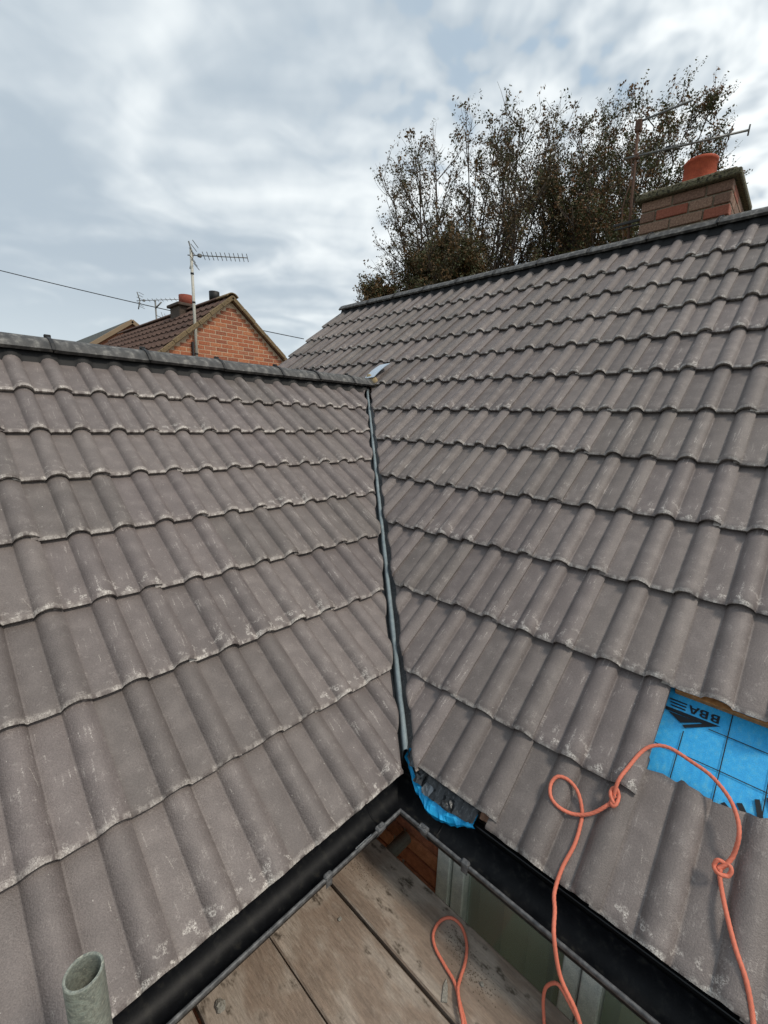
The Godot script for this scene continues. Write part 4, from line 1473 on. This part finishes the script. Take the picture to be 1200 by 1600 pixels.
func build_ropes() -> void:
	var m := rope_material()
	var basis := Basis(Vector3.RIGHT, PITCH_MAIN)
	var rad := 0.0049
	# x along the eaves and s up the slope, metres on the roof plane
	var xs := [0.420, 0.066, 0.416, 0.124, 0.424, 0.191, 0.420, 0.245, 0.412, 0.278, 0.388, 0.315, 0.357, 0.329, 0.329, 0.322, 0.319, 0.295, 0.331, 0.264, 0.358, 0.250, 0.395, 0.256, 0.434, 0.279, 0.464, 0.315, 0.475, 0.340, 0.477, 0.388, 0.487, 0.434, 0.505, 0.496, 0.528, 0.528, 0.564, 0.541, 0.615, 0.532, 0.665, 0.518, 0.707, 0.487, 0.731, 0.449, 0.740, 0.412, 0.738, 0.371, 0.729, 0.345, 0.721, 0.330, 0.722, 0.313, 0.741, 0.258, 0.770, 0.195, 0.796, 0.150, 0.816, 0.094]
	var pts := []
	# tail that climbs from the boards over the gutter lip
	for p in [Vector3(0.66, -0.289, 0.10), Vector3(0.60, -0.235, 0.055), Vector3(0.547, -0.136, 0.05), Vector3(0.526, -0.106, 0.045), Vector3(0.486, -0.0615, 0.04), Vector3(0.457, 0.010, 0.025), Vector3(0.438, 0.028, -0.02)]: pts.append(p)
	for i in range(0, xs.size(), 2):
		var x: float = xs[i]
		var s: float = xs[i + 1]
		var n := -1.0
		for dx in [-0.03, -0.015, 0.0, 0.015, 0.03]:
			n = maxf(n, main_surface(x + dx, s) - absf(dx) * 0.25)
		n = maxf(n, main_surface(x, s + 0.012))
		if x > 0.527 and s > 0.40 : n = maxf(n, -0.014)
		if s < 0.1: n = maxf(n, -0.02)
		# where the rope crosses itself the upper strand rides over
		if i >= 26 and i <= 30 and x > 0.38: n += 0.004
		pts.append(basis * Vector3(x, n + rad, -s))
	pts.append(basis * Vector3(0.83, 0.0, -0.02))
	pts.append(Vector3(0.87, -0.02, 0.035))
	pts.append(Vector3(0.90, -0.289, 0.10))
	var t := thing("rope", "coral orange rope with two knots lying across the main roof tiles", "rope")
	var st := new_st(true)
	tube(st, smooth_path(pts, 16), rad, 12, true, 520.0)
	done("strand", st, m, t)
	var knots := [[0.482, 0.333, 0.469, 0.347, 0.467, 0.365, 0.477, 0.371, 0.487, 0.357, 0.488, 0.335, 0.481, 0.325, 0.474, 0.337, 0.480, 0.352], [0.725, 0.339, 0.712, 0.337, 0.708, 0.322, 0.717, 0.311, 0.735, 0.318, 0.739, 0.333, 0.731, 0.339, 0.717, 0.323, 0.722, 0.318]]
	for k in knots:
		var kp := []
		for i in range(0, k.size(), 2): kp.append(basis * Vector3(k[i], maxf(main_surface(k[i], k[i + 1]), -0.018) + 0.013 + 0.004 * sin(i * 1.3), -k[i + 1]))
		st = new_st(true)
		tube(st, smooth_path(kp, 10), rad * 0.95, 12, true, 520.0)
		done("knot", st, m, t)
	# loop on the boards
	var lp := [Vector3(0.36, -0.290, 0.20), Vector3(0.313, -0.293, 0.153), Vector3(0.281, -0.293, 0.129), Vector3(0.244, -0.293, 0.102), Vector3(0.2, -0.293, 0.089), Vector3(0.157, -0.293, 0.074), Vector3(0.131, -0.293, 0.049), Vector3(0.126, -0.293, 0.007), Vector3(0.145, -0.293, -0.024), Vector3(0.18, -0.293, -0.027), Vector3(0.217, -0.293, 0.0), Vector3(0.239, -0.293, 0.04), Vector3(0.251, -0.292, 0.084), Vector3(0.262, -0.285, 0.112), Vector3(0.285, -0.282, 0.138), Vector3(0.314, -0.285, 0.165), Vector3(0.35, -0.293, 0.215), Vector3(0.42, -0.293, 0.30)]
	st = new_st(true)
	tube(st, smooth_path(lp, 16), rad * 0.9, 12, true, 520.0)
	var b := done("rope_loop", st, m)
	tag(b, "flat loop of red-orange rope lying on the muddy scaffold board", "rope")
	var cp := [Vector3(0.47, -0.293, 0.03), Vector3(0.455, -0.285, 0.005), Vector3(0.446, -0.237, 0.0), Vector3(0.448, -0.193, 0.0), Vector3(0.463, -0.160, 0.0), Vector3(0.479, -0.151, 0.0), Vector3(0.509, -0.172, 0.004), Vector3(0.545, -0.205, 0.01), Vector3(0.60, -0.285, 0.03), Vector3(0.66, -0.293, 0.06)]
	st = new_st(true)
	tube(st, smooth_path(cp, 16), rad * 0.85, 12, true, 520.0)
	var c := done("rope_bight", st, m)
	tag(c, "raised bight of red-orange rope standing below the main gutter", "rope")

# ---------------------------------------------------------------- small things
func build_small() -> void:
	var grey := mottled([Color(0.45, 0.44, 0.41), Color(0.58, 0.56, 0.52)], 0.06, 171, 8.0)
	var chips := [[Vector3(-0.165, -0.292, 0.575), Vector3(0.016, 0.009, 0.012), "stone_chip", "small pale stone chip on the third scaffold board"], [Vector3(0.30, -0.297, 0.05), Vector3(0.006, 0.004, 0.005), "stone_chip", "tiny dark stone chip on the muddy scaffold board"], [Vector3(-0.10, -0.297, 0.22), Vector3(0.005, 0.004, 0.006), "stone_chip", "tiny pale stone chip on the second scaffold board"]]
	for i in chips.size():
		var st := new_st()
		lump(st, Vector3.ZERO, chips[i][1], 180 + i, 0.5)
		var o := done(numbered(chips[i][2]), st, grey)
		o.position = chips[i][0]
		tag(o, chips[i][3], "stone chip")
	# flat splinter of slate-grey tile
	var st2 := new_st()
	slab(st2, PackedVector2Array([Vector2(-0.006, -0.024), Vector2(0.009, -0.022), Vector2(0.008, 0.012), Vector2(0.003, 0.028), Vector2(-0.004, 0.012)]), 0.0, 0.004)
	var s := done("tile_splinter", st2, grey)
	s.position = Vector3(0.235, -0.2995, 0.135)
	s.rotation.y = 0.55
	tag(s, "flat grey tile splinter beside the rope loop", "splinter")
	# strip of white tape in the wing gutter
	st2 = new_st()
	cbox(st2, Vector3.ZERO, Vector3(0.003, 0.0015, 0.07), 0.0005)
	var tp := done("plastic_strip", st2, mat(Color(0.85, 0.85, 0.84), 0.6))
	tp.position = Vector3(-0.100, -0.083, 0.125)
	tp.rotation.z = -0.4
	tag(tp, "thin white plastic strip lying in the wing gutter", "strip")
	# dried mud on the boards
	rng.seed = 5
	var mm := MultiMesh.new()
	mm.transform_format = MultiMesh.TRANSFORM_3D
	st2 = new_st()
	lump(st2, Vector3.ZERO, Vector3(0.0035, 0.0018, 0.003), 4, 0.6)
	st2.generate_normals()
	mm.mesh = st2.commit()
	mm.instance_count = 420
	var cs := [Vector3(0.20, -0.2995, 0.02), Vector3(0.285, -0.2995, 0.045), Vector3(-0.16, -0.2995, 0.06)]
	for i in 420:
		var c: Vector3 = cs[i % 3]
		var g := Vector3(rng.randfn(0.0, 0.03), 0, rng.randfn(0.0, 0.018))
		var p: Vector3 = c + g
		p.z = clampf(p.z, -0.04, 0.15)
		mm.set_instance_transform(i, Transform3D(Basis.from_euler(Vector3(0, rng.randf() * TAU, 0)).scaled(Vector3.ONE * rng.randf_range(0.1, 0.5)), p))
	var mud := MultiMeshInstance3D.new()
	mud.name = "mud_crumbs"
	mud.multimesh = mm
	mud.material_override = mat(Color(0.38, 0.335, 0.28), 0.95)
	add_child(mud)
	mud.set_meta("kind", "stuff")
	tag(mud, "dried mud crumbs scattered on the board by the wall", "mud")
